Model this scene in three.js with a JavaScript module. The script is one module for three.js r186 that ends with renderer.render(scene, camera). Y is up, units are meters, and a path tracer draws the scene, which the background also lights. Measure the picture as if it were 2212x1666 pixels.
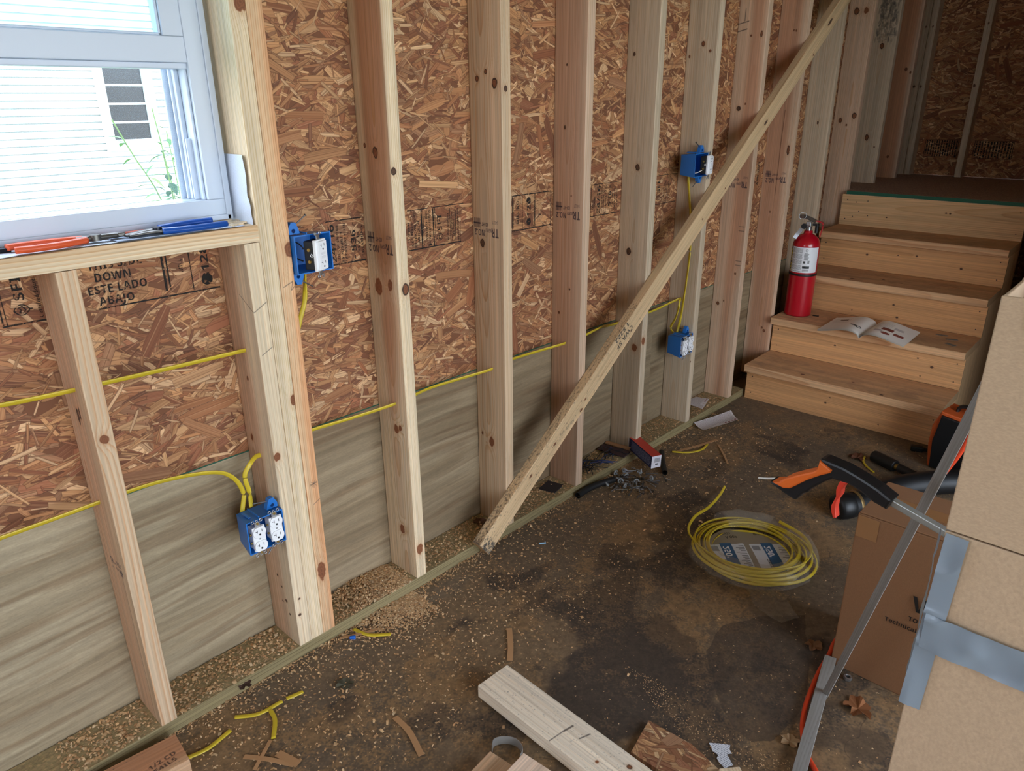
import * as THREE from 'three';
import { RoundedBoxGeometry } from 'three/addons/geometries/RoundedBoxGeometry.js';
import { mergeGeometries } from 'three/addons/utils/BufferGeometryUtils.js';

// ---------------------------------------------------------------- camera, sky (bright overcast, no sun), exposure
const scene = new THREE.Scene();
const camera = new THREE.PerspectiveCamera(2 * Math.atan(833 / 1589.36) * 180 / Math.PI, 2212 / 1666, 0.05, 200);
camera.rotation.order = 'YXZ';
camera.position.set(1.6893, 1.4491, 1.2015);
camera.rotation.set(-0.37214, 0.75554, -0.00832);
const renderer = new THREE.WebGLRenderer({ antialias: true });
renderer.toneMapping = THREE.LinearToneMapping;
renderer.toneMappingExposure = .79;
renderer.shadowMap.enabled = true;
{ // hazy bright sky, bluer overhead
  const W = 64, H = 32, d = new Float32Array(W * H * 4);
  for (let j = 0; j < H; j++) for (let i = 0; i < W; i++) {
    const e = Math.max(0, ((j + .5) / H - .5) * 2), k = Math.pow(e, .6), o = (j * W + i) * 4;
    d[o] = 9.6 - 3.2 * k; d[o + 1] = 10.4 - 2.4 * k; d[o + 2] = 11.4 - 1.0 * k; d[o + 3] = 1;
  }
  const t = new THREE.DataTexture(d, W, H, THREE.RGBAFormat, THREE.FloatType);
  t.mapping = THREE.EquirectangularReflectionMapping; t.magFilter = THREE.LinearFilter; t.minFilter = THREE.LinearFilter; t.needsUpdate = true;
  scene.background = t;
}

// ---------------------------------------------------------------- helpers
let rs = 20240611;
const rnd = () => { rs = (rs + 0x6d2b79f5) | 0; let t = Math.imul(rs ^ (rs >>> 15), 1 | rs); t = (t + Math.imul(t ^ (t >>> 7), 61 | t)) ^ t; return ((t ^ (t >>> 14)) >>> 0) / 4294967296; };
const rr = (a, b) => a + (b - a) * rnd();
const gauss = () => (rnd() + rnd() + rnd() - 1.5) / 1.5;
const V = (x, y, z) => new THREE.Vector3(x, y, z);
const clamp = (x, a = 0, b = 1) => x < a ? a : x > b ? b : x;
const smooth = (a, b, x) => { const t = clamp((x - a) / (b - a)); return t * t * (3 - 2 * t); };
const TAB = new Float32Array(65536); for (let i = 0; i < 65536; i++) TAB[i] = rnd();
const h3 = (x, y, z) => TAB[(Math.imul(x, 73856093) ^ Math.imul(y, 19349663) ^ Math.imul(z, 83492791)) & 65535];
function n2(x, y, s = 0) {
  const ix = Math.floor(x), iy = Math.floor(y); let fx = x - ix, fy = y - iy; fx = fx * fx * (3 - 2 * fx); fy = fy * fy * (3 - 2 * fy);
  const a = h3(ix, iy, s), b = h3(ix + 1, iy, s), c = h3(ix, iy + 1, s), d = h3(ix + 1, iy + 1, s);
  return a + (b - a) * fx + (c - a + (a - b - c + d) * fx) * fy;
}
const fbm = (x, y, s, o = 4) => { let v = 0, a = .5, t = 0; for (let i = 0; i < o; i++) { v += a * n2(x, y, s + i * 17); t += a; x *= 2.03; y *= 2.03; a *= .5; } return v / t; };
const used = new Map();
function numbered(name) { const n = used.get(name) ?? 0; used.set(name, n + 1); return n ? name + '_' + String(n).padStart(3, '0') : name; }
const shade = o => { o.traverse(m => { if (m.isMesh) { m.castShadow = true; m.receiveShadow = true; } }); return o; };
function thing(name, label, category, pos = [0, 0, 0], turn = 0, group) {
  const g = new THREE.Group(); g.name = numbered(name); g.position.set(...pos); g.rotation.y = turn;
  g.userData = { label, category }; if (group) g.userData.group = group; scene.add(g); return g;
}
function mesh(name, geo, mat, parent, label) {
  const g = Array.isArray(geo) ? (geo.length > 1 ? mergeGeometries(geo.map(flat)) : geo[0]) : geo;
  const m = new THREE.Mesh(g, mat); m.castShadow = m.receiveShadow = true;
  if (parent) { m.name = name; parent.add(m); } else { m.name = numbered(name); scene.add(m); }
  if (label) m.userData.label = label;
  return m;
}
function one(name, label, category, geo, mat, pos, turn, group) {  // a thing that is one mesh
  const m = mesh(name, geo, mat); m.userData = { label, category }; if (group) m.userData.group = group;
  if (pos) m.position.set(...pos); if (turn) m.rotation.y = turn; return m;
}
function struct(name, geo, mat) { const m = mesh(name, geo, mat); m.userData.kind = 'structure'; return m; }
function structGroup(name) { const g = new THREE.Group(); g.name = name; used.set(name, 1); g.userData.kind = 'structure'; scene.add(g); return g; }
function flat(g) { let q = g.index ? g.toNonIndexed() : g; for (const k of Object.keys(q.attributes)) if (!['position', 'normal', 'uv'].includes(k)) q.deleteAttribute(k); q.morphAttributes = {}; q.clearGroups(); return q; }
const at = (g, x, y, z, rx = 0, ry = 0, rz = 0, s) => { const m = new THREE.Matrix4().compose(V(x, y, z), new THREE.Quaternion().setFromEuler(new THREE.Euler(rx, ry, rz)), s ? V(...s) : V(1, 1, 1)); return g.clone().applyMatrix4(m); };
const rbox = (w, h, d, r = .002, seg = 2) => new RoundedBoxGeometry(w, h, d, seg, Math.min(r, w / 2.01, h / 2.01, d / 2.01));
const bx = (x0, x1, y0, y1, z0, z1, r = 0) => at(r ? rbox(x1 - x0, y1 - y0, z1 - z0, r) : metric(new THREE.BoxGeometry(x1 - x0, y1 - y0, z1 - z0), x1 - x0, y1 - y0, z1 - z0), (x0 + x1) / 2, (y0 + y1) / 2, (z0 + z1) / 2);
function metric(g, w, h, d) { const u = g.attributes.uv, dims = [[d, h], [d, h], [w, d], [w, d], [w, h], [w, h]]; for (let i = 0; i < u.count; i++) { const [a, b] = dims[Math.floor(i / 4)]; u.setXY(i, u.getX(i) * a, u.getY(i) * b); } return g; }
const cyl = (r, h, seg = 20, r2 = r) => new THREE.CylinderGeometry(r2, r, h, seg);
const lathe = (pts, seg = 40) => new THREE.LatheGeometry(pts.map(p => new THREE.Vector2(...p)), seg);
function crv(pts, tension = .5) { return new THREE.CatmullRomCurve3(pts.map(p => V(...p)), false, 'catmullrom', tension); }
const tube = (pts, r, seg = 48, rad = 10) => new THREE.TubeGeometry(crv(pts), seg, r, rad, false);
// strip or flat cable: an oval or rectangular section swept along a curve, its wide side kept towards `up`
function sweep(pts, wide, thick, { seg = 48, up = [0, 1, 0], round = true, n = 10, caps = true, twist = null } = {}) {
  const c = crv(pts), pos = [], uv = [], idx = [], U = V(...up), L = c.getLength();
  const sec = []; for (let i = 0; i <= n; i++) { const a = i / n * Math.PI * 2; if (round) { const p = 2 / 2.6; sec.push([Math.sign(Math.cos(a)) * Math.abs(Math.cos(a)) ** p * wide / 2, Math.sign(Math.sin(a)) * Math.abs(Math.sin(a)) ** p * thick / 2]); } }
  if (!round) sec.push([wide / 2, thick / 2], [-wide / 2, thick / 2], [-wide / 2, -thick / 2], [wide / 2, -thick / 2], [wide / 2, thick / 2]);
  const m = sec.length;
  for (let j = 0; j <= seg; j++) {
    const t = j / seg, p = c.getPointAt(t), T = c.getTangentAt(t);
    const W = V().crossVectors(T, U); if (W.lengthSq() < 1e-6) W.set(1, 0, 0); W.normalize(); const N = V().crossVectors(W, T).normalize();
    if (twist) { const a = twist(t), w2 = W.clone().multiplyScalar(Math.cos(a)).addScaledVector(N, Math.sin(a)); N.multiplyScalar(Math.cos(a)).addScaledVector(W, -Math.sin(a)); W.copy(w2); }
    sec.forEach(([a, b], i) => { const q = p.clone().addScaledVector(W, a).addScaledVector(N, b); pos.push(q.x, q.y, q.z); uv.push(i / (m - 1) * (wide + thick) * 2, t * L); });
  }
  for (let j = 0; j < seg; j++) for (let i = 0; i < m - 1; i++) { const a = j * m + i, b = a + 1, d = a + m, e = d + 1; idx.push(a, b, d, b, e, d); }
  if (caps) for (const j of [0, seg]) { const p = c.getPointAt(j / seg), k = pos.length / 3; pos.push(p.x, p.y, p.z); uv.push(0, 0); for (let i = 0; i < m - 1; i++) { const a = j * m + i; j ? idx.push(k, a, a + 1) : idx.push(k, a + 1, a); } }
  const g = new THREE.BufferGeometry(); g.setAttribute('position', new THREE.Float32BufferAttribute(pos, 3)); g.setAttribute('uv', new THREE.Float32BufferAttribute(uv, 2)); g.setIndex(idx);
  const out = round ? g : g.toNonIndexed(); out.computeVertexNormals(); return out;
}
function extrude(pts, depth, bevel = 0, holes = []) {
  const s = new THREE.Shape(pts.map(p => new THREE.Vector2(...p))); for (const h of holes) s.holes.push(new THREE.Path(h.map(p => new THREE.Vector2(...p))));
  return new THREE.ExtrudeGeometry(s, { depth, bevelEnabled: bevel > 0, bevelThickness: bevel, bevelSize: bevel, bevelOffset: -bevel, bevelSegments: 2, curveSegments: 16 });
}
const std = (color, roughness = .7, o = {}) => new THREE.MeshStandardMaterial({ color, roughness, ...o });
const phy = (color, roughness = .5, o = {}) => new THREE.MeshPhysicalMaterial({ color, roughness, ...o });
function canvas(w, h) { const c = document.createElement('canvas'); c.width = w; c.height = h; return c; }
function ctex(c, o = {}) { const t = new THREE.CanvasTexture(c); t.colorSpace = o.data ? THREE.NoColorSpace : THREE.SRGBColorSpace; t.wrapS = t.wrapT = o.clamp ? THREE.ClampToEdgeWrapping : THREE.RepeatWrapping; t.magFilter = THREE.LinearFilter; if (o.repeat) t.repeat.set(...o.repeat); if (o.offset) t.offset.set(...o.offset); return t; }
function pixels(w, h, f) { // f(x,y,out) out = rgb 0..255
  const c = canvas(w, h), g = c.getContext('2d'), im = g.createImageData(w, h), d = im.data, o = [0, 0, 0];
  for (let y = 0, i = 0; y < h; y++) for (let x = 0; x < w; x++, i += 4) { f(x, y, o); d[i] = o[0]; d[i + 1] = o[1]; d[i + 2] = o[2]; d[i + 3] = 255; }
  g.putImageData(im, 0, 0); return c;
}
const mixc = (a, b, t) => [a[0] + (b[0] - a[0]) * t, a[1] + (b[1] - a[1]) * t, a[2] + (b[2] - a[2]) * t];

// ---------------------------------------------------------------- sawn timber: a solid of growth rings, cut to a board and unrolled round its four sides
// board axes: x 0..W (wide), y 0..L (long), z 0..-T ; unrolled s: wide face at z=0, edge at x=W, wide face at z=-T, edge at x=0
let timberPixels = 0;
function timber({ W, T, L, seed = 1, base = [216, 187, 147], late = [178, 126, 80], ring = .0042, pith = [.06, .05], contrast = .5, heart = 0, heartColor = [186, 128, 92], knots = [], marks = null, wob = 1, pxm = 1000, rough = .72, drift = .012, grey = 0, faces = null }) {
  const P = 2 * (W + T), w = Math.min(640, Math.max(64, Math.round(P * pxm))), h = Math.min(2048, Math.max(64, Math.round(L * pxm * .8)));
  timberPixels += w * h;
  const S = seed * 131;
  const c = pixels(w, h, (px, py, o) => {
    const s = (px + .5) / w * P, y = (1 - (py + .5) / h) * L;
    let x, z; if (s < W) { x = s; z = 0; } else if (s < W + T) { x = W; z = W - s; } else if (s < 2 * W + T) { x = 2 * W + T - s; z = -T; } else { x = 0; z = s - P; }
    const cx = pith[0] + (n2(y * .7, 3.3, S) - .5) * drift * 3 * wob + (n2(y * 2.3, 1.1, S + 5) - .5) * drift * .7 * wob;
    const cz = pith[1] + (n2(y * .6, 7.7, S + 9) - .5) * drift * 4 * wob + (n2(y * 2.9, 5.1, S + 7) - .5) * drift * .8 * wob;
    const dx = x - cx, dz = z - cz; let r = Math.sqrt(dx * dx + dz * dz) + (n2(x * 30, y * 3, S + 2) - .5) * .0028 + (n2(z * 40 + 9, y * 5, S + 3) - .5) * .002;
    let kn = 0, kd = 9, kr = 0;
    for (const k of knots) {
      let ds = s - k[0]; const dy = y - k[1], st = k[3] ?? 1.3, d0 = Math.sqrt(ds * ds + dy * dy / (st * st)) / k[2], d = d0 + (d0 < 3 ? (n2(s * 160, y * 130, S + 60) - .5) * .32 : 0);
      if (d < 7) { r += k[2] * .75 * Math.exp(-d * d * .16) * (ds > 0 ? 1 : .8); kr += Math.exp(-d * d * .5); if (d < kd) { kd = d; kn = k; } }
    }
    const ph = r / ring, t = ph - Math.floor(ph), id = Math.floor(ph);
    const lw = Math.pow(t, 3.2) * (1 - smooth(.93, 1, t)) * (.45 + .9 * h3(id, 3, S & 255));
    const fib = (n2(s * 900, y * 9, S + 11) - .5) * .10 + (n2(s * 260, y * 2.2, S + 12) - .5) * .12 + (n2(s * 40, y * 1.1, S + 13) - .5) * .10;
    const l = clamp(lw * contrast * .95, 0, 1), ht = heart ? smooth(heart * 1.25, heart * .8, r + (n2(y * 3, s * 30, S + 20) - .5) * .006) * .75 : 0;
    let R = base[0], G = base[1], B = base[2];
    R += (heartColor[0] - R) * ht; G += (heartColor[1] - G) * ht; B += (heartColor[2] - B) * ht;
    const lr = late[0] - ht * 20, lg = late[1] - ht * 24, lb = late[2] - ht * 20;
    R += (lr - R) * l; G += (lg - G) * l; B += (lb - B) * l;
    const f = 1 + fib; R *= f; G *= f; B *= f;
    if (kr > .02) { const q = clamp(kr, 0, 1) * .4; R += (168 - R) * q; G += (112 - G) * q; B += (72 - B) * q; }
    if (kd < 1.15) {
      const rg = .5 + .5 * Math.sin(kd * 16 + n2(s * 300, y * 300, S) * 3), dk = kn[4] ?? .55;
      let a = [138 - 50 * rg * dk, 84 - 36 * rg * dk, 50 - 24 * rg * dk];
      if (dk > .7) { a = [104 - 40 * rg, 74 - 34 * rg, 52 - 26 * rg]; }
      const q = smooth(1.1, .92, kd), e = dk > .5 ? smooth(.7, .95, kd) * smooth(1.15, 1.0, kd) : 0;
      R += (a[0] - R) * q; G += (a[1] - G) * q; B += (a[2] - B) * q; R += (52 - R) * e; G += (34 - G) * e; B += (24 - B) * e;
    }
    if (grey) { const q = grey * (.5 + .8 * fbm(s * 14, y * 5, S + 40, 3)); R += (128 - R) * q; G += (122 - G) * q; B += (112 - B) * q; }
    o[0] = clamp(R, 0, 255); o[1] = clamp(G, 0, 255); o[2] = clamp(B, 0, 255);
  });
  if (marks) { const g = c.getContext('2d'); marks(g, s => s / P * w, y => (1 - y / L) * h, w / P, h / L); }
  const m = new THREE.MeshStandardMaterial({ map: ctex(c), roughness: rough });
  m.bumpMap = m.map; m.bumpScale = .0004;
  return m;
}
const endGrain = (() => { const c = pixels(128, 128, (x, y, o) => { const r = Math.hypot(x - 40, y + 60) / 7 + n2(x * .06, y * .06, 4) * 2, t = r - Math.floor(r), f = 1 - .28 * Math.pow(t, 3) + (n2(x * .5, y * .5, 8) - .5) * .14; o[0] = 190 * f; o[1] = 155 * f; o[2] = 113 * f; }); return new THREE.MeshStandardMaterial({ map: ctex(c, { repeat: [12, 12] }), roughness: .85 }); })();
// eased board, unrolled uv, ends in group 1
function board(W, T, L, r = .0025) {
  const sec = [], P = 2 * (W + T), arc = 3;
  const corner = (cx, cz, a0, s0) => { for (let i = 0; i <= arc; i++) { const a = a0 + i / arc * Math.PI / 2; sec.push([cx + r * Math.cos(a), cz + r * Math.sin(a), Math.cos(a), Math.sin(a), s0]); } };
  // start: wide face z=0, going +x
  corner(r, -r, Math.PI, 0); sec.splice(0, arc + 1); // (kept simple: explicit list below)
  const add = (x, z, nx, nz, s) => sec.push([x, z, nx, nz, s]);
  const q = Math.SQRT1_2, k = r * (1 - q);
  add(r, 0, 0, 1, r); add(W - r, 0, 0, 1, W - r); add(W - k, -k, q, q, W); add(W, -r, 1, 0, W + r); add(W, -T + r, 1, 0, W + T - r); add(W - k, -T + k, q, -q, W + T); add(W - r, -T, 0, -1, W + T + r);
  add(r, -T, 0, -1, 2 * W + T - r); add(k, -T + k, -q, -q, 2 * W + T); add(0, -T + r, -1, 0, 2 * W + T + r); add(0, -r, -1, 0, P - r); add(k, -k, -q, q, P); add(r, 0, 0, 1, P + r);
  const pos = [], nor = [], uv = [], idx = [], m = sec.length;
  for (const y of [0, L]) for (const [x, z, nx, nz, s] of sec) { pos.push(x, y, z); nor.push(nx, 0, nz); uv.push(s / P, y / L); }
  for (let i = 0; i < m - 1; i++) idx.push(i, i + 1, i + m, i + 1, i + m + 1, i + m);
  const n0 = idx.length;
  for (const [y, ny] of [[0, -1], [L, 1]]) {
    const b = pos.length / 3; pos.push(W / 2, y, -T / 2); nor.push(0, ny, 0); uv.push(W / 2, T / 2);
    for (const [x, z] of sec) { pos.push(x, y, z); nor.push(0, ny, 0); uv.push(x, -z); }
    for (let i = 0; i < m - 1; i++) ny < 0 ? idx.push(b, b + 2 + i, b + 1 + i) : idx.push(b, b + 1 + i, b + 2 + i);
  }
  const g = new THREE.BufferGeometry(); g.setAttribute('position', new THREE.Float32BufferAttribute(pos, 3)); g.setAttribute('normal', new THREE.Float32BufferAttribute(nor, 3)); g.setAttribute('uv', new THREE.Float32BufferAttribute(uv, 2)); g.setIndex(idx);
  g.addGroup(0, n0, 0); g.addGroup(n0, idx.length - n0, 1); return g;
}
// set a board's frame: origin corner o, direction of its length, direction of its width
function lay(o, org, along, across) {
  const Y = V(...along).normalize(), X = V(...across); X.addScaledVector(Y, -X.dot(Y)).normalize(); const Z = V().crossVectors(X, Y);
  o.quaternion.setFromRotationMatrix(new THREE.Matrix4().makeBasis(X, Y, Z)); o.position.set(...org); return o;
}
// ---------------------------------------------------------------- sheet textures
const OSB = (() => { // pressed strands, 1.5 m square, repeats
  const N = 2048, c = canvas(N, N), g = c.getContext('2d'), M = N / 1.5;
  g.fillStyle = '#7a5236'; g.fillRect(0, 0, N, N);
  const tones = [[176, 130, 90], [188, 144, 100], [164, 116, 78], [154, 104, 70], [204, 166, 122], [220, 188, 148], [134, 88, 60], [182, 136, 94], [170, 122, 84], [124, 84, 60], [196, 152, 106], [162, 122, 90], [158, 106, 76]];
  const flake = (x, y, a, L, W, t, lines) => {
    const k = rr(.9, 1.1), col = t.map(v => v * k);
    for (const ox of [0, -N, N]) for (const oy of [0, -N, N]) {
      if (x + ox < -L || x + ox > N + L || y + oy < -L || y + oy > N + L) continue;
      g.save(); g.translate(x + ox, y + oy); g.rotate(a);
      g.beginPath(); for (const p of lines.poly) g.lineTo(p[0] * L, p[1] * W); g.closePath();
      g.fillStyle = `rgb(${col.map(v => v | 0)})`; g.fill();
      g.strokeStyle = 'rgba(70,42,24,.42)'; g.lineWidth = lines.ew; g.stroke(); g.clip();
      for (const q of lines.grain) { g.strokeStyle = q[3] > 0 ? `rgba(255,226,180,${q[3]})` : `rgba(70,34,14,${-q[3]})`; g.lineWidth = q[2]; g.beginPath(); g.moveTo(-L, q[0] * W); g.bezierCurveTo(-L * .3, (q[0] + q[1]) * W, L * .3, (q[0] - q[1]) * W, L, q[0] * W); g.stroke(); }
      g.restore();
    }
  };
  const shape = (big) => {
    const poly = [], e = () => rr(-.07, .07), n = 4;
    const tp = i => (i === 0 || i === n) ? rr(0, .34) : rr(0, .14), bow = rr(-.3, .3), by = i => bow * (.25 - (i / n - .5) ** 2) * 2;
    for (let i = 0; i <= n; i++) poly.push([-.5 + i / n, -.5 + tp(i) + by(i)]);
    poly.push([.5 + e(), rr(-.3, .3)], [.46 + e(), rr(-.1, .4)]);
    for (let i = n; i >= 0; i--) poly.push([-.5 + i / n, .5 - tp(i) + by(i)]);
    poly.push([-.5 + e(), rr(-.3, .3)]);
    const grain = []; const k = big ? 16 : 7; for (let i = 0; i < k; i++) grain.push([rr(-.5, .5), rr(-.08, .08), rr(.8, 2.6), rnd() < .42 ? rr(.04, .2) : -rr(.05, .28)]);
    return { poly, grain, ew: rr(.8, 2) };
  };
  const pass = (n, l0, l1, w0, w1, pale) => { for (let i = 0; i < n; i++) { const L = rr(l0, l1) * M, W = rr(w0, w1) * M; let t = tones[Math.floor(rnd() * tones.length)]; if (rnd() < pale) t = tones[4 + Math.floor(rnd() * 2)]; flake(rr(0, N), rr(0, N), gauss() * 1.25 + (rnd() < .25 ? rr(0, 3) : 0), L, W, t, shape(W > 18)); } };
  pass(1300, .06, .16, .018, .042, .05); pass(1800, .04, .12, .009, .03, .08); pass(2100, .025, .085, .004, .014, .16); pass(1300, .015, .05, .002, .006, .32); pass(60, .09, .16, .02, .04, .1);
  return ctex(c, { repeat: [1 / 1.5, 1 / 1.5] });
})();
const osbMat = (ox = 0, oy = 0, tint = 0xf8e9df) => { const t = OSB.clone(); t.offset.set(ox, oy); return new THREE.MeshStandardMaterial({ map: t, color: tint, roughness: .74, bumpMap: t, bumpScale: .0009 }); };
const PLY = ctex(pixels(2048, 512, (px, py, o) => { // rotary-cut veneer, 4.8 x 0.6 m
  const x = px / 2048 * 4.8, y = py / 512 * .6, w = fbm(x * .9, y * 3, 31, 3) * .1 + fbm(x * 4, y * 10, 32, 2) * .014 + x * .03;
  const a = fbm(x * 1.6, (y + w) * 34, 33, 4), b = fbm(x * 3.4 + 4, (y + w) * 95, 34, 3), p = smooth(.56, .68, fbm(x * 1.9 + 9, (y + w * .8) * 13, 35, 3) + (b - .5) * .22), d = smooth(.6, .75, fbm(x * 2.2, (y + w) * 34, 36, 3));
  let c = mixc([150, 134, 109], [166, 151, 126], smooth(.3, .7, a)); c = mixc(c, [186, 174, 151], p * .38); c = mixc(c, [124, 100, 74], d * .45);
  const f = 1 + (b - .5) * .2 + (n2(x * 60, y * 700, 37) - .5) * .1 + (n2(x * 500, y * 500, 38) - .5) * .06; o[0] = clamp(c[0] * f, 0, 255); o[1] = clamp(c[1] * f, 0, 255); o[2] = clamp(c[2] * f, 0, 255);
}), { repeat: [1 / 4.8, 1 / .6] });
const plyMat = (ox, tint) => { const t = PLY.clone(); t.offset.set(ox, 0); return new THREE.MeshStandardMaterial({ map: t, color: tint, roughness: .7, bumpMap: t, bumpScale: .0006 }); };
const inPoly = (x, z, P) => { let k = false; for (let i = 0, j = P.length - 1; i < P.length; j = i++) if ((P[i][1] > z) !== (P[j][1] > z) && x < (P[j][0] - P[i][0]) * (z - P[i][1]) / (P[j][1] - P[i][1]) + P[i][0]) k = !k; return k; };
const patch = [[.93, -.50], [1.0, -.62], [1.09, -.704], [1.237, -.352], [1.245, -.28], [1.225, -.20], [1.185, -.165], [1.13, -.17], [1.05, -.245], [.95, -.37]];
const stains = [[.63, -.311, .16], [.768, -.353, .12], [.705, -.667, .1], [.513, -.599, .08], [.334, -.328, .08], [.786, -.001, .11], [.964, -.164, .17], [.809, -.134, .14], [.578, .297, .09], [.716, .189, .1], [1.084, -.073, .12], [1.33, -.3, .2], [.506, -1.0, .12], [.9, -.02, .14], [.55, -.45, .1], [.3, -.2, .06], [.35, -1.35, .12], [.6, -1.7, .2], [.42, .45, .07], [.72, -.9, .2], [1.2, -.6, .25]];
const FLOOR = ctex(pixels(2048, 2048, (px, py, o) => { // stained concrete with trodden sawdust, x 0..2, z -2.3..1.1
  const x = px / 2048 * 2, z = 1.1 - py / 2048 * 3.4, wx = x + (fbm(x * 7, z * 7, 51, 3) - .5) * .12, wz = z + (fbm(x * 7, z * 7, 52, 3) - .5) * .12;
  const big = fbm(x * 2.2, z * 2.2, 53, 4), mid = fbm(x * 11, z * 9, 54, 4), fine = n2(x * 260, z * 260, 55), sp = n2(x * 520, z * 520, 56);
  let c = mixc([112, 95, 76], [130, 107, 80], smooth(.3, .7, big));
  let s = 0; for (const q of stains) { const d = ((wx - q[0]) ** 2 + (wz - q[1]) ** 2) / (q[2] * q[2]); if (d < 6) s += Math.exp(-d * 1.1); }
  s = smooth(.4, .86, s * .78 + (mid - .5) * 2.3 + (big - .5) * .5);
  c = mixc(c, [66, 56, 48], s * .86);
  const dust = smooth(.46, .7, fbm(x * 4.5 + 7, z * 4.5, 57, 4) + (mid - .5) * .7 + (fbm(x * 34, z * 34, 63, 3) - .5) * .4 + (fine - .5) * .35) * (1 - s * .42);
  c = mixc(c, [158, 122, 80], dust * .62);
  const wear = smooth(.62, .78, fbm(x * 5 + 3, z * 3, 58, 4)) * smooth(.5, .1, Math.hypot(x - .27, (z - .2) * .6)); c = mixc(c, [122, 112, 100], wear * .6);
  if (inPoly(wx * .35 + x * .65, wz * .35 + z * .65, patch)) { c = mixc(c, [68, 57, 48], .55); }
  const chip = sp > .86 && fine > .45 ? (sp - .86) * 5 * (1 - s * .5) : 0; c = mixc(c, [176, 138, 92], clamp(chip));
  const ck = Math.abs(fbm(x * 3.1, z * 3.1, 60, 4) - .5); if (ck < .0016) c = mixc(c, [48, 38, 30], .35);
  const f = .88 + fine * .14 + (n2(x * 90, z * 90, 59) - .5) * .16; o[0] = c[0] * f; o[1] = c[1] * f; o[2] = c[2] * f;
}));
const grainNoise = (r, g, b, k, seed, sc = .25) => ctex(pixels(256, 256, (x, y, o) => { const f = 1 + (n2(x * sc, y * sc * .4, seed) - .5) * k + (n2(x * 1.3, y * 1.3, seed + 1) - .5) * k; o[0] = r * f; o[1] = g * f; o[2] = b * f; }), { repeat: [4, 4] });
console.log('sheet textures');

// ---------------------------------------------------------------- the room
const D = .1336, T2 = .0381, ZK = .3003, H_OSB = .5948;
const zs = [.7957, .4146, -.0064, -.4168, -.8077, -1.2139, -1.6215, -2.0283, -2.4299, -2.8436, -3.2524, -3.6676, -4.064];
const GREEN = std(0x1d5a44, .7), WHITE = std(0xe9edf0, .35);
{
  const f = mesh('floor', bx(-.16, 3.6, -.12, 0, -4.6, 3.0), new THREE.MeshStandardMaterial({ map: FLOOR, roughness: .78, bumpMap: FLOOR, bumpScale: .0008 })); f.userData.kind = 'structure';
  const p = f.geometry.attributes.position, u = f.geometry.attributes.uv; for (let i = 0; i < p.count; i++) u.setXY(i, p.getX(i) / 2, (p.getZ(i) + 2.3) / 3.4);
}
const WX = [-.011, 0];
const wall = structGroup('wall_left');
[[.32, 1.62, H_OSB, 1.189, .3, .1], [1.4, 1.62, 1.189, 2.6, .1, .4], [.32, 1.4, 2.06, 2.6, .6, .4], [.32, .3764, 1.189, 2.06, .2, .8], [-.829, .319, H_OSB, 2.6, .13, .27], [-2.048, -.83, H_OSB, 2.6, .71, .52], [-3.27, -2.049, H_OSB, 2.6, .37, .83], [-4.46, -3.271, H_OSB, 2.6, .92, .15], [1.621, 3.0, H_OSB, 2.6, .5, .5]]
  .forEach(([z0, z1, y0, y1, ox, oy]) => mesh('osb_panel', bx(...WX, y0 + .002, y1, z0, z1), osbMat(ox, oy), wall));
[[.32, 2.75, .1, 0xf4f2ea], [-2.11, .319, .62, 0xd8cfc2], [-4.46, -2.111, .33, 0xcfc6b6]].forEach(([z0, z1, ox, t]) => mesh('plywood_panel', bx(WX[0], -.001, 0, H_OSB, z0, z1), plyMat(ox, t), wall));
[[.3, 1.6], [-.82, .3], [-2.04, -.83], [-3.2, -2.05]].forEach(([a, b]) => mesh('edge_paint', bx(-.006, .0006, H_OSB, H_OSB + .0035, a, b), GREEN, wall, 'thin green painted edge of a strand board'));
struct('siding_outside', [bx(-.03, -.0115, -.3, 6.2, -4.6, .376), bx(-.03, -.0115, -.3, 1.18, .376, 1.4), bx(-.03, -.0115, 2.06, 6.2, .376, 1.4), bx(-.03, -.0115, -.3, 6.2, 1.4, 3.1)], std(0xd8dad8, .6)).name = 'wall_outer';  // unseen upper storey added to cut sky light on the neighbour siding
struct('ceiling', bx(-.1, 3.6, 2.6, 2.72, -4.6, 3.1), std(0xc9ae8c, .85));
// right wall with the wide open doorway that lets the daylight in
const RX = 3.45, DZ = [-1.3, 2.0], DH = 2.15;
struct('wall_right', [bx(RX, RX + .12, 0, 2.6, -4.6, DZ[0]), bx(RX, RX + .12, 0, 2.6, DZ[1], 3.1), bx(RX, RX + .12, DH, 2.6, ...DZ)], osbMat(.4, .2));
struct('wall_front', [bx(-.03, .35, 0, 2.6, 3.0, 3.1), bx(1.15, 3.57, 0, 2.6, 3.0, 3.1), bx(.35, 1.15, 0, 1.0, 3.0, 3.1), bx(.35, 1.15, 2.0, 2.6, 3.0, 3.1)], osbMat(.1, .7)); // unseen opening added behind the camera to brighten the stud sides
struct('wall_shade_added', bx(1.72, 1.83, 0, 2.6, -4.45, -1.95), osbMat(.6, .1)); // unseen partition added to keep daylight off the stairs and landing
const BZ = -4.46;
const wallB = structGroup('wall_back');
mesh('osb_panel', bx(0, 1.21, .95, 2.6, BZ - .012, BZ), osbMat(.5, .33), wallB); mesh('osb_panel', bx(1.211, 3.45, .95, 2.6, BZ - .012, BZ), osbMat(.15, .6), wallB); mesh('osb_panel', bx(0, 3.45, 0, .949, BZ - .012, BZ), osbMat(.8, .6), wallB);
struct('ground_outside', bx(-12, 12, -.42, -.3, -12, 14), std(0x5d7040, .95)).name = 'ground';
console.log('shell');

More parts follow.
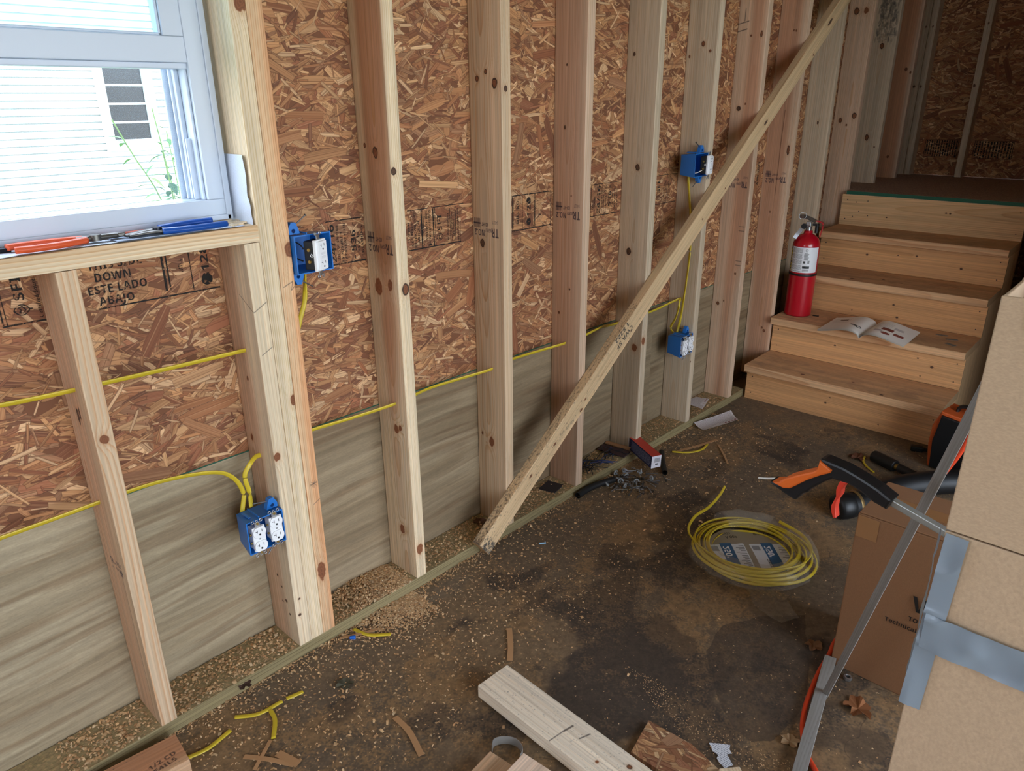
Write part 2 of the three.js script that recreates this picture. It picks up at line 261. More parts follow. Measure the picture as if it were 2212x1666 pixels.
// ---------------------------------------------------------------- studs
const stamp = (g, X, Y, sx, sy, s, y, k = 1, flip = true) => { // grade stamp, printed upside down
  g.save(); g.translate(X(s), Y(y)); if (flip) g.rotate(Math.PI); g.scale(sx / 1000 * k, sy / 1000 * k * 1.45); g.fillStyle = 'rgba(38,30,42,.78)';
  g.font = 'bold 26px sans-serif'; g.fillText('TR', -52, 14); g.font = '9px sans-serif'; g.fillText('S4027', -50, 30); g.font = 'bold 10px sans-serif'; g.fillText('NSPF/', -24, 12); g.fillText('KD-HT', -8, 24); g.font = 'bold 19px sans-serif'; g.fillText('NO.2', 8, 8); g.font = 'bold 24px sans-serif'; for (let i = 0; i < 7; i++) g.fillRect(28 + i * 4, 12, rr(1, 3), 20); g.fillRect(26, 20, 30, 3); g.restore();
};
const pencil = (g, X, Y, pts, w = 1.2) => { g.strokeStyle = 'rgba(60,52,48,.7)'; g.lineWidth = w; g.beginPath(); pts.forEach((p, i) => i ? g.lineTo(X(p[0]), Y(p[1])) : g.moveTo(X(p[0]), Y(p[1]))); g.stroke(); };
const crack = (g, X, Y, s, y0, y1) => { g.strokeStyle = 'rgba(70,36,22,.7)'; g.lineWidth = 1.6; g.beginPath(); g.moveTo(X(s), Y(y0)); for (let i = 1; i <= 8; i++) g.lineTo(X(s + rr(-.0012, .0012)), Y(y0 + (y1 - y0) * i / 8)); g.stroke(); };
const PALE = [222, 202, 170], TAN = [208, 182, 150], PINK = [206, 177, 150], GREY = [198, 180, 154];
const SP = [
  { base: TAN, heart: .07, pith: [.03, .02], heartColor: [204, 166, 134], knots: [[.062, .80, .006, 3, .8], [.075, .81, .004, 3, .8], [.152, .762, .0085, 1.2, .45]], contrast: .6, late: [190, 122, 70], marks: (g, X, Y, a, b) => { stamp(g, X, Y, a, b, .075, .445, .62, false); crack(g, X, Y, .098, 0, .42); } },
  { base: PALE, heart: .06, heartColor: [202, 164, 134], pith: [.02, .045], knots: [[.032, .608, .006, 1.6, .4], [.055, .775, .004], [.142, .582, .0085, 1.3, .45], [.06, .2, .004, 1, .8], [.075, .17, .003, 1, .8], [.09, .13, .0045, 1, .8], [.07, .12, .003, 1, .8], [.145, .10, .004, 1, .8], [.15, .15, .003, 1, .8], [.1, .09, .003, 1, .8]], contrast: .4 },
  { base: PALE, heart: .055, pith: [.072, .045], heartColor: [176, 120, 86], ring: .0038, contrast: .6, late: [176, 130, 78], knots: [[.073, 1.283, .009, 1.5, .6], [.03, 1.30, .004, 1.4, .6], [.098, .938, .010, 1.6, .5], [.045, .925, .015, 1.6, .3], [.08, .503, .010, 1.4, .4], [.098, .51, .007, 1.4, .4], [.075, .155, .011, 1.4, .4], [.142, 1.24, .008, 1.2, .95], [.158, .929, .011, 1.5, .65], [.15, .1, .012, 1.6, .4]], marks: (g, X, Y, a, b) => stamp(g, X, Y, a, b, .068, 1.03) },
  { base: TAN, heart: .05, pith: [.05, .06], heartColor: [190, 138, 104], contrast: .65, knots: [[.035, 1.465, .006], [.106, 1.452, .010, 1.3, .6], [.07, 1.483, .005], [.043, .99, .009, 1.3, .85], [.066, .309, .0115, 1.6, .45], [.022, .33, .004], [.15, 1.437, .007, 1, .95]], marks: (g, X, Y, a, b) => stamp(g, X, Y, a, b, .062, 1.02) },
  { base: PINK, heart: .055, pith: [.062, .035], heartColor: [198, 158, 130], contrast: .5, knots: [[.052, 1.511, .003, 1, .9], [.047, 1.32, .003, 2, .8], [.081, .776, .003, 1, .9], [.034, .682, .0035], [.08, 1.1, .0025]], marks: (g, X, Y, a, b) => stamp(g, X, Y, a, b, .068, 1.03) },
  { base: GREY, pith: [.06, .03], contrast: .42, late: [164, 126, 84], knots: [[.031, 1.556, .005, 1.3, .85], [.07, 1.166, .009, 1.2, .85], [.049, .848, .010, 1.3, .9], [.145, .494, .011, 1.4, .45], [.1, .46, .012, 1.3, .3]] },
  { base: GREY, pith: [.06, .06], contrast: .35, knots: [[.072, 1.604, .007], [.105, 1.577, .005, 1, .7], [.015, 1.56, .004], [.135, .3, .003]] },
  { base: PINK, pith: [.08, .05], heart: .05, heartColor: [188, 136, 104], contrast: .45, knots: [[.04, 1.361, .008, 1.1, .9], [.066, 1.653, .004, 1, .7], [.112, 1.657, .005, 2.2, .7], [.105, .629, .004], [.03, .472, .007, 1.1, .6], [.07, 1.38, .003], [.06, .49, .003]], marks: (g, X, Y, a, b) => { stamp(g, X, Y, a, b, .068, 1.03); pencil(g, X, Y, [[.0, 1.70], [.05, 1.71]], 2); pencil(g, X, Y, [[.0, 1.67], [.045, 1.68]], 2); pencil(g, X, Y, [[.03, 1.71], [.03, 1.76]], 2); for (const y of [.85, .83, .69, .67]) pencil(g, X, Y, [[.1, y], [.128, y]], 1.5); } },
  { base: PINK, pith: [.06, .03], heart: .06, heartColor: [190, 138, 106], contrast: .5, knots: [[.073, 1.694, .003], [.084, 1.692, .003], [.115, 1.166, .006, 3.4, .6], [.104, .254, .006], [.09, .27, .004], [.06, .87, .003]], marks: (g, X, Y, a, b) => { stamp(g, X, Y, a, b, .07, 1.02); crack(g, X, Y, .075, .95, 1.35); pencil(g, X, Y, [[.03, 1.49], [.05, 1.49]], 2.5); } },
  { base: GREY, pith: [.06, .03], contrast: .45, knots: [[.075, 1.282, .004, 2, .8]] },
  { base: PINK, pith: [.07, .04], contrast: .55, knots: [[.037, 1.282, .009], [.109, 1.307, .011], [.074, 1.258, .004], [.04, 1.83, .012], [.09, 1.83, .012, 1.2, .4]] },
  { base: GREY, pith: [.06, .05], contrast: .4, knots: [[.058, .763, .010, 1.5, .7], [.054, .263, .010, 1.6, .6], [.106, .209, .004, 1, .9]], marks: (g, X, Y, a, b) => { for (let i = 0; i < 900; i++) { const s = .02 + .1 * rnd(), y = .78 + Math.pow(rnd(), .8) * .4; g.fillStyle = `rgba(58,56,56,${rr(.05, .3)})`; g.beginPath(); g.ellipse(X(s + gauss() * .01), Y(y), rr(.5, 5), rr(1, 9), 0, 0, 7); g.fill(); } } },
  { base: PINK, pith: [.06, .05], heart: .07, contrast: .4, knots: [[.09, .647, .007, 1.3, .7], [.118, .628, .005, 1.3, .7], [.07, .13, .006]] },
];
const studLabels = ['short stud under the window sill, standing alone between two plywood fields', '', 'wall stud with a broad red-brown heart stripe, next right of the window framing', 'wall stud with three small knots in a row near its top, brace foot below', 'pinkish wall stud just left of the spilled nails and screws', 'pale grey-tan wall stud whose foot stands beside the dark screw carton', 'wall stud carrying two blue outlet boxes one above the other', 'pinkish wall stud with pencil ticks near the top, last before the stairs', 'pink stud with a long vertical crack, directly left of the fire extinguisher', 'plain tan stud rising behind the fire extinguisher', 'stud at the left end of the upper stair treads, with paired round knots', 'stud standing on the landing with black mould stains near its top', 'reddish stud standing on the landing next to the dark corner'];
const STUD_L = 2.5;
SP.forEach((o, k) => {
  if (k === 1) return;
  const y0 = k >= 11 ? .951 : T2, L = k === 0 ? 1.151 - T2 : (2.6 - y0);
  const t = thing('wall_stud', studLabels[k], 'stud', [0.0006, y0, zs[k]], 0, 'wall studs');
  mesh('board', board(D - .0006, T2, L), [timber({ W: D, T: T2, L, seed: k + 3, pxm: k < 5 ? 1050 : 700, ...o }), endGrain], t);
});
{ // window framing: cripple, jack and king stud nailed together
  const Lc = 1.151 - T2, Lj = 2.06 - T2;
  let t = thing('wall_stud', 'short stud under the right end of the sill, holding the lower left double outlet box', 'stud', [.0006, T2, ZK + 3 * T2], 0, 'window framing');
  mesh('board', board(D - .0006, T2 - .0004, Lc), [timber({ W: D, T: T2, L: Lc, seed: 33, pxm: 1050, ...SP[1], marks: (g, X, Y) => { pencil(g, X, Y, [[.075, .99], [.134, .955]]); pencil(g, X, Y, [[.134, .955], [.17, .975]]); pencil(g, X, Y, [[.14, .85], [.17, .865]]); } }), endGrain], t);
  t = thing('wall_stud', 'pale middle stud of the tripled window framing, running up beside the sill end', 'stud', [.0006, T2, ZK + 2 * T2], 0, 'window framing');
  mesh('board', board(D - .0006, T2 - .0004, Lj), [timber({ W: D, T: T2, L: Lj, seed: 34, pxm: 1000, base: PALE, pith: [.15, .02], ring: .0048, contrast: .62, late: [176, 138, 82], knots: [[.062, 1.28, .005], [.02, 1.3, .003], [.168, .716, .008, 1.8, .5], [.16, 1.6, .014, 1.3, .4]] }), endGrain], t);
  t = thing('wall_stud', 'orange-grained right stud of the tripled window framing, holding the upper outlet box', 'stud', [.0006, T2, ZK + T2], 0, 'window framing');
  mesh('board', board(D - .0006, T2, 2.6 - T2), [timber({ W: D, T: T2, L: 2.6 - T2, seed: 35, pxm: 1000, base: [219, 184, 144], pith: [.12, -.06], ring: .0052, contrast: .75, late: [188, 118, 66], heart: .05, heartColor: [208, 150, 104], knots: [[.168, 1.085, .013, 1.4, .4], [.15, .2, .012, 2.4, .5]], marks: (g, X, Y) => { pencil(g, X, Y, [[.14, 1.0], [.165, 1.01], [.16, .99], [.172, 1.0]]); for (const d of [0, .3, .9, 1.6, 2.4]) pencil(g, X, Y, [[.157 - .011 * Math.cos(d), .47 - .012 * Math.sin(d)], [.157 + .011 * Math.cos(d), .47 + .012 * Math.sin(d)]], 1); pencil(g, X, Y, [[.15, .41], [.171, .42]]); } }), endGrain], t);
}
console.log('studs', timberPixels);
{ // bottom plate, weathered green treated timber lying flat
  const t = thing('bottom_plate', 'greenish treated bottom plate running along the foot of the wall', 'plate');
  const m = mesh('board', board(D, T2, 4.3), [timber({ W: D, T: T2, L: 4.3, seed: 51, base: [152, 137, 98], late: [96, 82, 50], ring: .0046, contrast: 1.1, pith: [.12, .01], drift: .004, pxm: 470, marks: (g, X, Y) => { for (let i = 0; i < 60000; i++) { const b = rnd(); g.fillStyle = b < .5 ? `rgba(168,140,102,${rr(.2, .6)})` : b < .8 ? `rgba(122,104,80,${rr(.15, .5)})` : `rgba(206,168,118,${rr(.3, .9)})`; g.fillRect(X(rnd() * .131), Y(rnd() * 4.3), rr(.5, 2.2), rr(.5, 2.2)); } } }), endGrain], t);
  lay(m, [0, T2, 2.1], [0, 0, -1], [1, 0, 0]); m.updateMatrix();
}
// ---------------------------------------------------------------- window
{
  const sill = thing('sill_board', 'rough sill board lying flat under the window, knotty front edge', 'board');
  const m = mesh('board', board(D + .0, T2 - .001, 1.1), [timber({ W: D, T: T2, L: 1.1, seed: 61, base: PALE, pith: [.2, .05], ring: .006, contrast: .6, heart: .08, late: [186, 130, 76], heartColor: [206, 158, 108], knots: [[.155, .36 + .1, .006, 1.2, .8]], pxm: 1100 }), endGrain], sill);
  lay(m, [.0006, 1.189, 1.4], [0, 0, -1], [1, 0, 0]); m.position.z = 1.4; m.scale.y = (1.4 - .3768) / 1.1;
}
const win = structGroup('window_1');
const VINYL = phy(0xbcc6d3, .32), VIN2 = phy(0xb9c5d4, .36);  // white vinyl tinted blue-grey, its backlit shade put into the colour
{
  // outer frame: right jamb z .392...; face plane x = .05 ; sits on the sill
  const xf = .045, zr = .392, zl = 1.39, yb = 1.197, yt = 2.05, fw = .046;
  const face = (x0, x1, y0, y1, z0, z1) => bx(x0, x1, y0, y1, z0, z1, .002);
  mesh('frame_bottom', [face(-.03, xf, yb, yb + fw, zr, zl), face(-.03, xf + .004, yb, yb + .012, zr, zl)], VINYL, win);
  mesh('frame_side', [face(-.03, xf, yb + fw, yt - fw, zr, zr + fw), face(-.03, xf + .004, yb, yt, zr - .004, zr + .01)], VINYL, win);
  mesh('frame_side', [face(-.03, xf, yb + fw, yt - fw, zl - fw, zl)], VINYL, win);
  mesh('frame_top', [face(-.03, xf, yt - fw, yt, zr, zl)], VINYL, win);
  // inner tracks of the right jamb
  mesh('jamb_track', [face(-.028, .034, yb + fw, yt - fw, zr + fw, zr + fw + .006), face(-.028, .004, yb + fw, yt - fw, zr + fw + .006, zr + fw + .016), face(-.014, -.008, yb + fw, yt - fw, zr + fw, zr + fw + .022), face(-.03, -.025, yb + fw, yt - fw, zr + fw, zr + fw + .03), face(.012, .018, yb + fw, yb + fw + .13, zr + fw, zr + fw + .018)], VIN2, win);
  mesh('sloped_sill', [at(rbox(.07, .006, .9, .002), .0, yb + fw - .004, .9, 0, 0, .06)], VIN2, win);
  // raised lower sash
  const s0 = 1.516, sh = .058, sr = zr + fw - .008, sx = .03;
  const sash = new THREE.Group(); sash.name = 'sash'; win.add(sash);
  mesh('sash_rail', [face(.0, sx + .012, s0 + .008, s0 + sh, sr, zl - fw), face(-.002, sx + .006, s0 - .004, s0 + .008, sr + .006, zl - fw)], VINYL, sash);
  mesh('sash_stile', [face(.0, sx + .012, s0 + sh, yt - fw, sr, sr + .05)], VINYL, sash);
  mesh('glass', bx(.018, .022, s0 + sh - .005, yt - fw, sr + .045, zl - fw), phy(0xd8ecf2, 0, { transmission: 1, thickness: 0, ior: 1.45 }), sash);
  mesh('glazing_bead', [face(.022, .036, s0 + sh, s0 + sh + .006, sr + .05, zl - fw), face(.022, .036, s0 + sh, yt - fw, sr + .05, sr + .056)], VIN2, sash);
  // insect screen
  const W = 128, sc = canvas(W, W), g = sc.getContext('2d'); g.fillStyle = '#222'; g.fillRect(0, 0, W, W); g.fillStyle = '#fff'; for (let i = 0; i < 8; i++) { g.fillRect(0, i * 16, W, 3); g.fillRect(i * 16, 0, 3, W); }
  const al = ctex(sc, { data: true, repeat: [70, 70] });
  mesh('insect_screen', bx(-.0205, -.0195, yb + fw - .01, s0 + .03, zr + fw, zl - fw), std(0xc9d2d8, .8, { transparent: true, opacity: .2, alphaMap: al }), win);
}
// neighbouring house outside
{
  const h = thing('neighbour_house', 'white lap-sided house across the yard, seen through the window', 'house');
  const X0 = -9, ex = .0862, m = std(0xd3dada, .55), dirt = std(0xc9d2d2, .55);
  const wz = [-3.10, -2.625], wy = [.972, 1.873];
  const lap = (y, z0, z1) => { const s = new THREE.BufferGeometry(); const a = X0 + .012, b = X0 + .034, q = y + .016; const P = [[b, q, z0], [b, q, z1], [a + .014, y + ex, z1], [a + .014, y + ex, z0], [X0, q, z0], [X0, q, z1]]; s.setAttribute('position', new THREE.Float32BufferAttribute([...P[0], ...P[2], ...P[1], ...P[0], ...P[3], ...P[2], ...P[4], ...P[0], ...P[1], ...P[4], ...P[1], ...P[5]].map(v => v), 3)); s.setAttribute('uv', new THREE.Float32BufferAttribute(new Float32Array(24), 2)); s.computeVertexNormals(); return s; };
  mesh('backing_wall', bx(X0 - .1, X0 - .001, -.3, 3.4, -9, 6), dirt, h);
  for (let i = 0; i < 42; i++) {
    const y = -.28 + i * ex + .012;
    const cut = y + ex > wy[0] - .11 && y < wy[1] + .1;
    if (!cut) mesh('siding_course', lap(y, -9, 6), m, h); else { mesh('siding_course', lap(y, -9, wz[0] - .13), m, h); mesh('siding_course', lap(y, wz[1] + .12, 6), m, h); }
  }
  mesh('added_eave', [bx(X0 - .1, X0 + .7, 3.2, 3.32, -9, 6), bx(X0 + .66, X0 + .7, 3.05, 3.32, -9, 6)], m, h);  // out-of-view overhang added to hold sky light off the siding below
  const w = new THREE.Group(); w.name = 'house_window'; h.add(w);
  mesh('casing', [bx(X0, X0 + .04, wy[0] - .06, wy[1] + .1, wz[1], wz[1] + .12), bx(X0, X0 + .04, wy[0] - .06, wy[1] + .1, wz[0] - .13, wz[0]), bx(X0, X0 + .04, wy[1], wy[1] + .1, wz[0], wz[1]), bx(X0, X0 + .05, wy[0] - .13, wy[0], wz[0] - .13, wz[1] + .12)], m, w);
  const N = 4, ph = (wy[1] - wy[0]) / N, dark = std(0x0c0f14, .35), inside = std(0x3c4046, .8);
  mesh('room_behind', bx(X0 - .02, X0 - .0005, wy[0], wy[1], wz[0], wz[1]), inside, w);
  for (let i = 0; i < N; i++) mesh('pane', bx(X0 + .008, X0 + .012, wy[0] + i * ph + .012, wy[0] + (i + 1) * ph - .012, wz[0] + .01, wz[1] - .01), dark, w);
  for (let i = 0; i <= N; i++) mesh('muntin', bx(X0 + .006, X0 + .03, wy[0] + i * ph - .013, wy[0] + i * ph + .013, wz[0], wz[1]), m, w);
}
// weeds outside the window
function leafGeo(L, W, bend = .25) { const P = [], I = [], n = 6; for (let i = 0; i <= n; i++) { const t = i / n, w = W * Math.sin(Math.PI * Math.pow(t, .8)) * (1 - .25 * t), y = -bend * L * t * t; P.push(-w / 2, y + w * .12, t * L, 0, y, t * L, w / 2, y + w * .12, t * L); } for (let i = 0; i < n; i++) { const a = i * 3; I.push(a, a + 3, a + 1, a + 1, a + 3, a + 4, a + 1, a + 4, a + 2, a + 2, a + 4, a + 5); } const g = new THREE.BufferGeometry(); g.setAttribute('position', new THREE.Float32BufferAttribute(P, 3)); g.setAttribute('uv', new THREE.Float32BufferAttribute(new Float32Array(P.length / 3 * 2), 2)); g.setIndex(I); g.computeVertexNormals(); return g; }
const LEAF = [0x35702a, 0x4f8a34, 0x6f9a38, 0x24583a].map(c => phy(c, .7, { transmission: .3, thickness: 0, side: THREE.DoubleSide }));
const STEM = std(0x6f8f4e, .8);
[['tall weed leaning left in front of the neighbour window', [[-1.5, -.3, -.16], [-1.5, .8, -.13], [-1.5, 1.08, -.075], [-1.5, 1.25, .0], [-1.5, 1.385, .055]], 16, .065],
['leafy weed clump at the lower right of the window view', [[-1.15, -.3, -.02], [-1.13, .7, .0], [-1.12, 1.03, .025], [-1.13, 1.2, .03], [-1.13, 1.28, .035]], 34, .055],
['thin upright weed rising right of the leafy clump', [[-2.05, -.3, -.4], [-2.05, .9, -.37], [-2.05, 1.2, -.35], [-2.05, 1.42, -.33]], 12, .04],
['slender weed close to the window jamb track', [[-2.5, -.3, -.6], [-2.5, .9, -.585], [-2.5, 1.3, -.57]], 14, .05]].forEach(([label, pts, n, s]) => {
  const t = thing('weed', label, 'plant', [pts[0][0], pts[0][1], pts[0][2]]), q = pts.map(p => [p[0] - pts[0][0], p[1] - pts[0][1], p[2] - pts[0][2]]);
  mesh('stem', tube(q, .0028, 30, 6), STEM, t); const c = crv(q);
  for (let i = 0; i < n; i++) { const p = c.getPointAt(rr(.66, 1)); const l = mesh('leaf', leafGeo(s * rr(.7, 1.3), s * rr(.45, .65), rr(0, .5)), LEAF[Math.floor(rnd() * 4)], t); l.position.copy(p); l.rotation.set(rr(-.9, .5), rr(0, 6.28), 0, 'YXZ'); }
});
console.log('window');
// ---------------------------------------------------------------- diagonal brace
{
  const t = thing('diagonal_brace', 'long diagonal brace nailed across the stud fronts, dirty at its lower end', 'brace');
  const L = 3.72, w = .073, al = V(0, .7455, -1).normalize(), up = V(0, 1, .7455).normalize();
  const m = mesh('board', board(w, T2, L, .004), [timber({ W: w, T: T2, L, seed: 71, base: [214, 184, 142], ring: .005, contrast: .42, pith: [.03, -.05], pxm: 560, knots: [[.17, .62, .004, 2, .6], [.155, .66, .003, 2, .6], [.16, 1.0, .003, 1, .9], [.185, .9, .003, 1, .9], [.15, .45, .004, 2, .7], [.135, .3, .004, 2, .6], [.15, 2.2, .005, 3, .8], [.14, 2.9, .006, 4, .8], [.17, 2.7, .004], [.15, 1.6, .003], [.165, 1.8, .003]],
    marks: (g, X, Y) => { for (let i = 0; i < 1500; i++) { const y = Math.pow(rnd(), 2) * 1.1, edge = rnd() < .86; g.fillStyle = `rgba(66,52,44,${rr(.15, .6)})`; g.fillRect(X(edge ? .073 + rnd() * .038 : rr(.111, .184)), Y(y), rr(.6, 2.2), rr(.6, 3)); } g.fillStyle = 'rgba(40,40,44,.55)'; for (let i = 0; i < 60; i++) g.fillRect(X(rr(.115, .18)), Y(rr(0, .05)), rr(1, 6), rr(1, 5)); g.save(); g.translate(X(.14), Y(.95)); g.rotate(Math.PI / 2); g.fillStyle = 'rgba(30,28,30,.85)'; g.font = 'bold 15px sans-serif'; g.fillText('CWA SF', -30, 0); g.fillText('1 8222', -26, 16); g.restore(); g.save(); g.translate(X(.15), Y(.53)); g.rotate(Math.PI / 2 + .3); g.fillStyle = 'rgba(30,28,30,.8)'; g.font = '8px sans-serif'; g.fillText('KD-HT  SPF', -20, 0); g.restore(); } }), endGrain], t);
  // wide face towards the room: board z=0 face -> +x ; board x from lower edge to upper edge
  const X = up.clone(), Y = al.clone(), Z = V().crossVectors(X, Y);
  m.quaternion.setFromRotationMatrix(new THREE.Matrix4().makeBasis(X, Y, Z));
  const low = V(0, .0, -.289);
  if (Z.x > 0) { m.position.set(D + T2 + .001, low.y, low.z); } else { m.position.set(D + .001, low.y, low.z); }
}
// ---------------------------------------------------------------- stairs and landing
const HS = .19, RUN = .2605, SX0 = .15, SX1 = 1.045, SZ = -2.185, SROT = .022;
const stair = thing('staircase', 'pine staircase of four treads leading up to the landing', 'staircase', [SX0, 0, SZ], SROT);
{
  const Wd = SX1 - SX0, tones = [[212, 158, 106], [214, 162, 110], [210, 156, 104], [212, 160, 108], [216, 176, 128]];
  const nail = cyl(.003, .002, 10), nm = std(0x4a4038, .5, { metalness: .6 });
  for (let i = 0; i < 5; i++) {
    const z = -RUN * i, y0 = i ? HS * i : 0, y1 = HS * (i + 1) - (i < 4 ? T2 : .02), hh = y1 - y0, zf = i === 4 ? z + .014 : z;
    const r = mesh('riser', board(hh, .019, Wd, .0015), [timber({ W: hh, T: .019, L: Wd, seed: 80 + i, base: tones[i], late: [180, 128, 76], ring: .008, contrast: .5, pith: [.05, .03], drift: .02, pxm: 620, knots: Array.from({ length: 3 + i % 2 }, () => [rr(.03, hh - .02), rr(.1, .8), rr(.002, .005), 1.2, .8]) }), endGrain], stair);
    lay(r, [0, y1, zf], [1, 0, 0], [0, -1, 0]);
    for (const [nx, ny] of [[.03, .03], [.03, hh - .035], [Wd - .03, .03], [Wd - .03, hh - .035], ...(i === 4 ? [[.08, .04], [.1, .09], [.14, .03], [.07, .12], [.15, .11]] : [])]) { const q = mesh('nail_head', nail, nm, r); q.rotation.z = 0; q.position.set(ny, nx, .0005); q.rotation.x = Math.PI / 2; }
    if (i < 4) {
      const tw = RUN + .045, tr = mesh('tread', board(tw, T2, Wd, .006), [timber({ W: tw, T: T2, L: Wd, seed: 90 + i, base: [212, 168, 124], late: [176, 116, 72], ring: .0052, contrast: .75, pith: [.16, -.035], drift: .008, pxm: 620, knots: [[.02 + .05 * i, .25 + .12 * i, .006, 1.2, .8], [.05, .62, .007, 1.3, .7], [.1, .4, .004], [.33, .2 + .2 * i, .005, 2, .7]], marks: (g, X, Y) => { for (let k = 0; k < 90; k++) { g.fillStyle = `rgba(96,80,68,${rr(.02, .08)})`; g.beginPath(); g.ellipse(X(rr(.02, .24)), Y(rr(.1, .85)), rr(2, 26), rr(3, 40), rr(0, 3), 0, 7); g.fill(); } } }), endGrain], stair);
      lay(tr, [Wd, HS * (i + 1), z + .042], [-1, 0, 0], [0, 0, -1]);
    }
  }
  // stringer boards closing both sides
  const sh = [[.0, 0], [.02, 0], [RUN * 4, 0], [RUN * 4, HS * 5 - .03], [RUN * 3 + .02, HS * 5 - .03]]; 
  const prof = [[.021, .0]]; for (let i = 0; i < 5; i++) { prof.push([RUN * i + .021, HS * (i + 1) - T2 - .001]); prof.push([i < 4 ? RUN * (i + 1) + .021 : RUN * 4 + .04, HS * (i + 1) - T2 - .001]); } prof.push([RUN * 4 + .04, 0]);
  const sm = timber({ W: .5, T: .03, L: 1.0, seed: 101, base: [206, 172, 128], ring: .008, pxm: 400, contrast: .4 });
  for (const x of [Wd - .004, .018]) { const s = mesh('stringer', extrude(prof, .018), sm, stair); s.rotation.y = Math.PI / 2; s.position.set(x - .018, 0, 0); }
}
{
  const t = thing('landing', 'dirty strand-board landing with a green painted front edge at the top of the stairs', 'landing');
  const zf = -3.205, m = new THREE.MeshStandardMaterial({ map: grainNoise(176, 150, 132, .3, 301, .3), roughness: .9 });
  const ang = SROT, dz = (1.715 - SX0) * Math.tan(ang);
  const shp = [[SX0, -zf], [1.715, -zf + dz], [1.715, 4.455], [.002, 4.455], [.002, 3.305], [SX0, 3.305]];
  const g = extrude(shp, .02); g.rotateX(-Math.PI / 2); // (x, -z) -> y up
  const u = g.attributes.uv, p = g.attributes.position; for (let i = 0; i < p.count; i++) u.setXY(i, p.getX(i), p.getZ(i));
  mesh('deck', at(g, 0, .93, 0), m, t);
  mesh('green_edge', at(rbox(3.3, .0175, .003, .0008), SX0 + 1.65, .94, 0 + .0), GREEN, t).position.set(0, 0, 0);
  const e = t.children[1]; e.geometry = rbox(1.56, .018, .003, .0008); e.position.set(SX0 + .78 * Math.cos(ang), .9405, zf - .78 * Math.sin(ang) + .0015); e.rotation.y = ang;
  mesh('front_board', at(bx(0, .66, .0, .16, -.02, 0), 0, 0, 0), timber({ W: .16, T: .02, L: 2.4, seed: 88, base: [206, 168, 120], pxm: 300 }), t).position.set(SX1 + .004, .765, zf - .04);
  for (const x of [.6, 1.2, 1.66]) mesh('joist', bx(x, x + .038, .77, .928, -4.4, -3.36), endGrain, t);
}
// back wall framing on the landing
[['corner stud of the back wall, nearest the dark gap', .052, .038, 0], ['second corner stud of the back wall, doubled against the first', .092, .038, 0], ['lone thin stud of the back wall above the landing', .40, .038, 0]].forEach(([label, x], i) => {
  const t = thing('wall_stud', label, 'stud', [x, .951, BZ + .0895], 0, 'back wall studs');
  const m = mesh('board', board(.0885, T2, 2.6 - .951), [timber({ W: .089, T: T2, L: 1.65, seed: 110 + i, base: PALE, grey: .25, pxm: 360, knots: [[.1, .55, .006, 1.2, .8], [.11, .9, .004]] }), endGrain], t);
  lay(m, [T2, 0, -.0888], [0, 1, 0], [0, 0, 1]); m.position.set(i === 0 ? 0 : 0, 0, -.0888);
});
console.log('stairs');
// ---------------------------------------------------------------- outlet boxes
const BLUE = phy(0x1f6fc0, .38), DEVW = phy(0xf1f2f4, .3), DEVB = std(0x17181a, .5), STEEL = std(0xb9bcc0, .32, { metalness: .9 }), BRASS = std(0xb99a55, .35, { metalness: .85 }), SLOT = std(0x2a2a2e, .8), NAIL = std(0x77797d, .4, { metalness: .85 });
function boxShell(w, h, d) { const t = .003, k = .86; // tapers a little to the back
  const ring = (z0, z1) => { const s = new THREE.Shape([[-w / 2, -h / 2], [w / 2, -h / 2], [w / 2, h / 2], [-w / 2, h / 2]].map(p => new THREE.Vector2(...p))); s.holes.push(new THREE.Path([[-w / 2 + t, -h / 2 + t], [-w / 2 + t, h / 2 - t], [w / 2 - t, h / 2 - t], [w / 2 - t, -h / 2 + t]].map(p => new THREE.Vector2(...p)))); const g = new THREE.ExtrudeGeometry(s, { depth: d, bevelEnabled: false, steps: 1 }); const p = g.attributes.position; for (let i = 0; i < p.count; i++) { const z = p.getZ(i) - d, f = z < -d / 2 ? k : 1; p.setXYZ(i, w / 2 + (p.getX(i) - w / 2) * (z < -d / 2 ? .88 : 1), p.getY(i) * f, z); } g.computeVertexNormals(); return g; };
  return [ring(), at(rbox(w * .88, h * k, t, .001), w / 2 - w * .44, 0, -d + t / 2)]; }
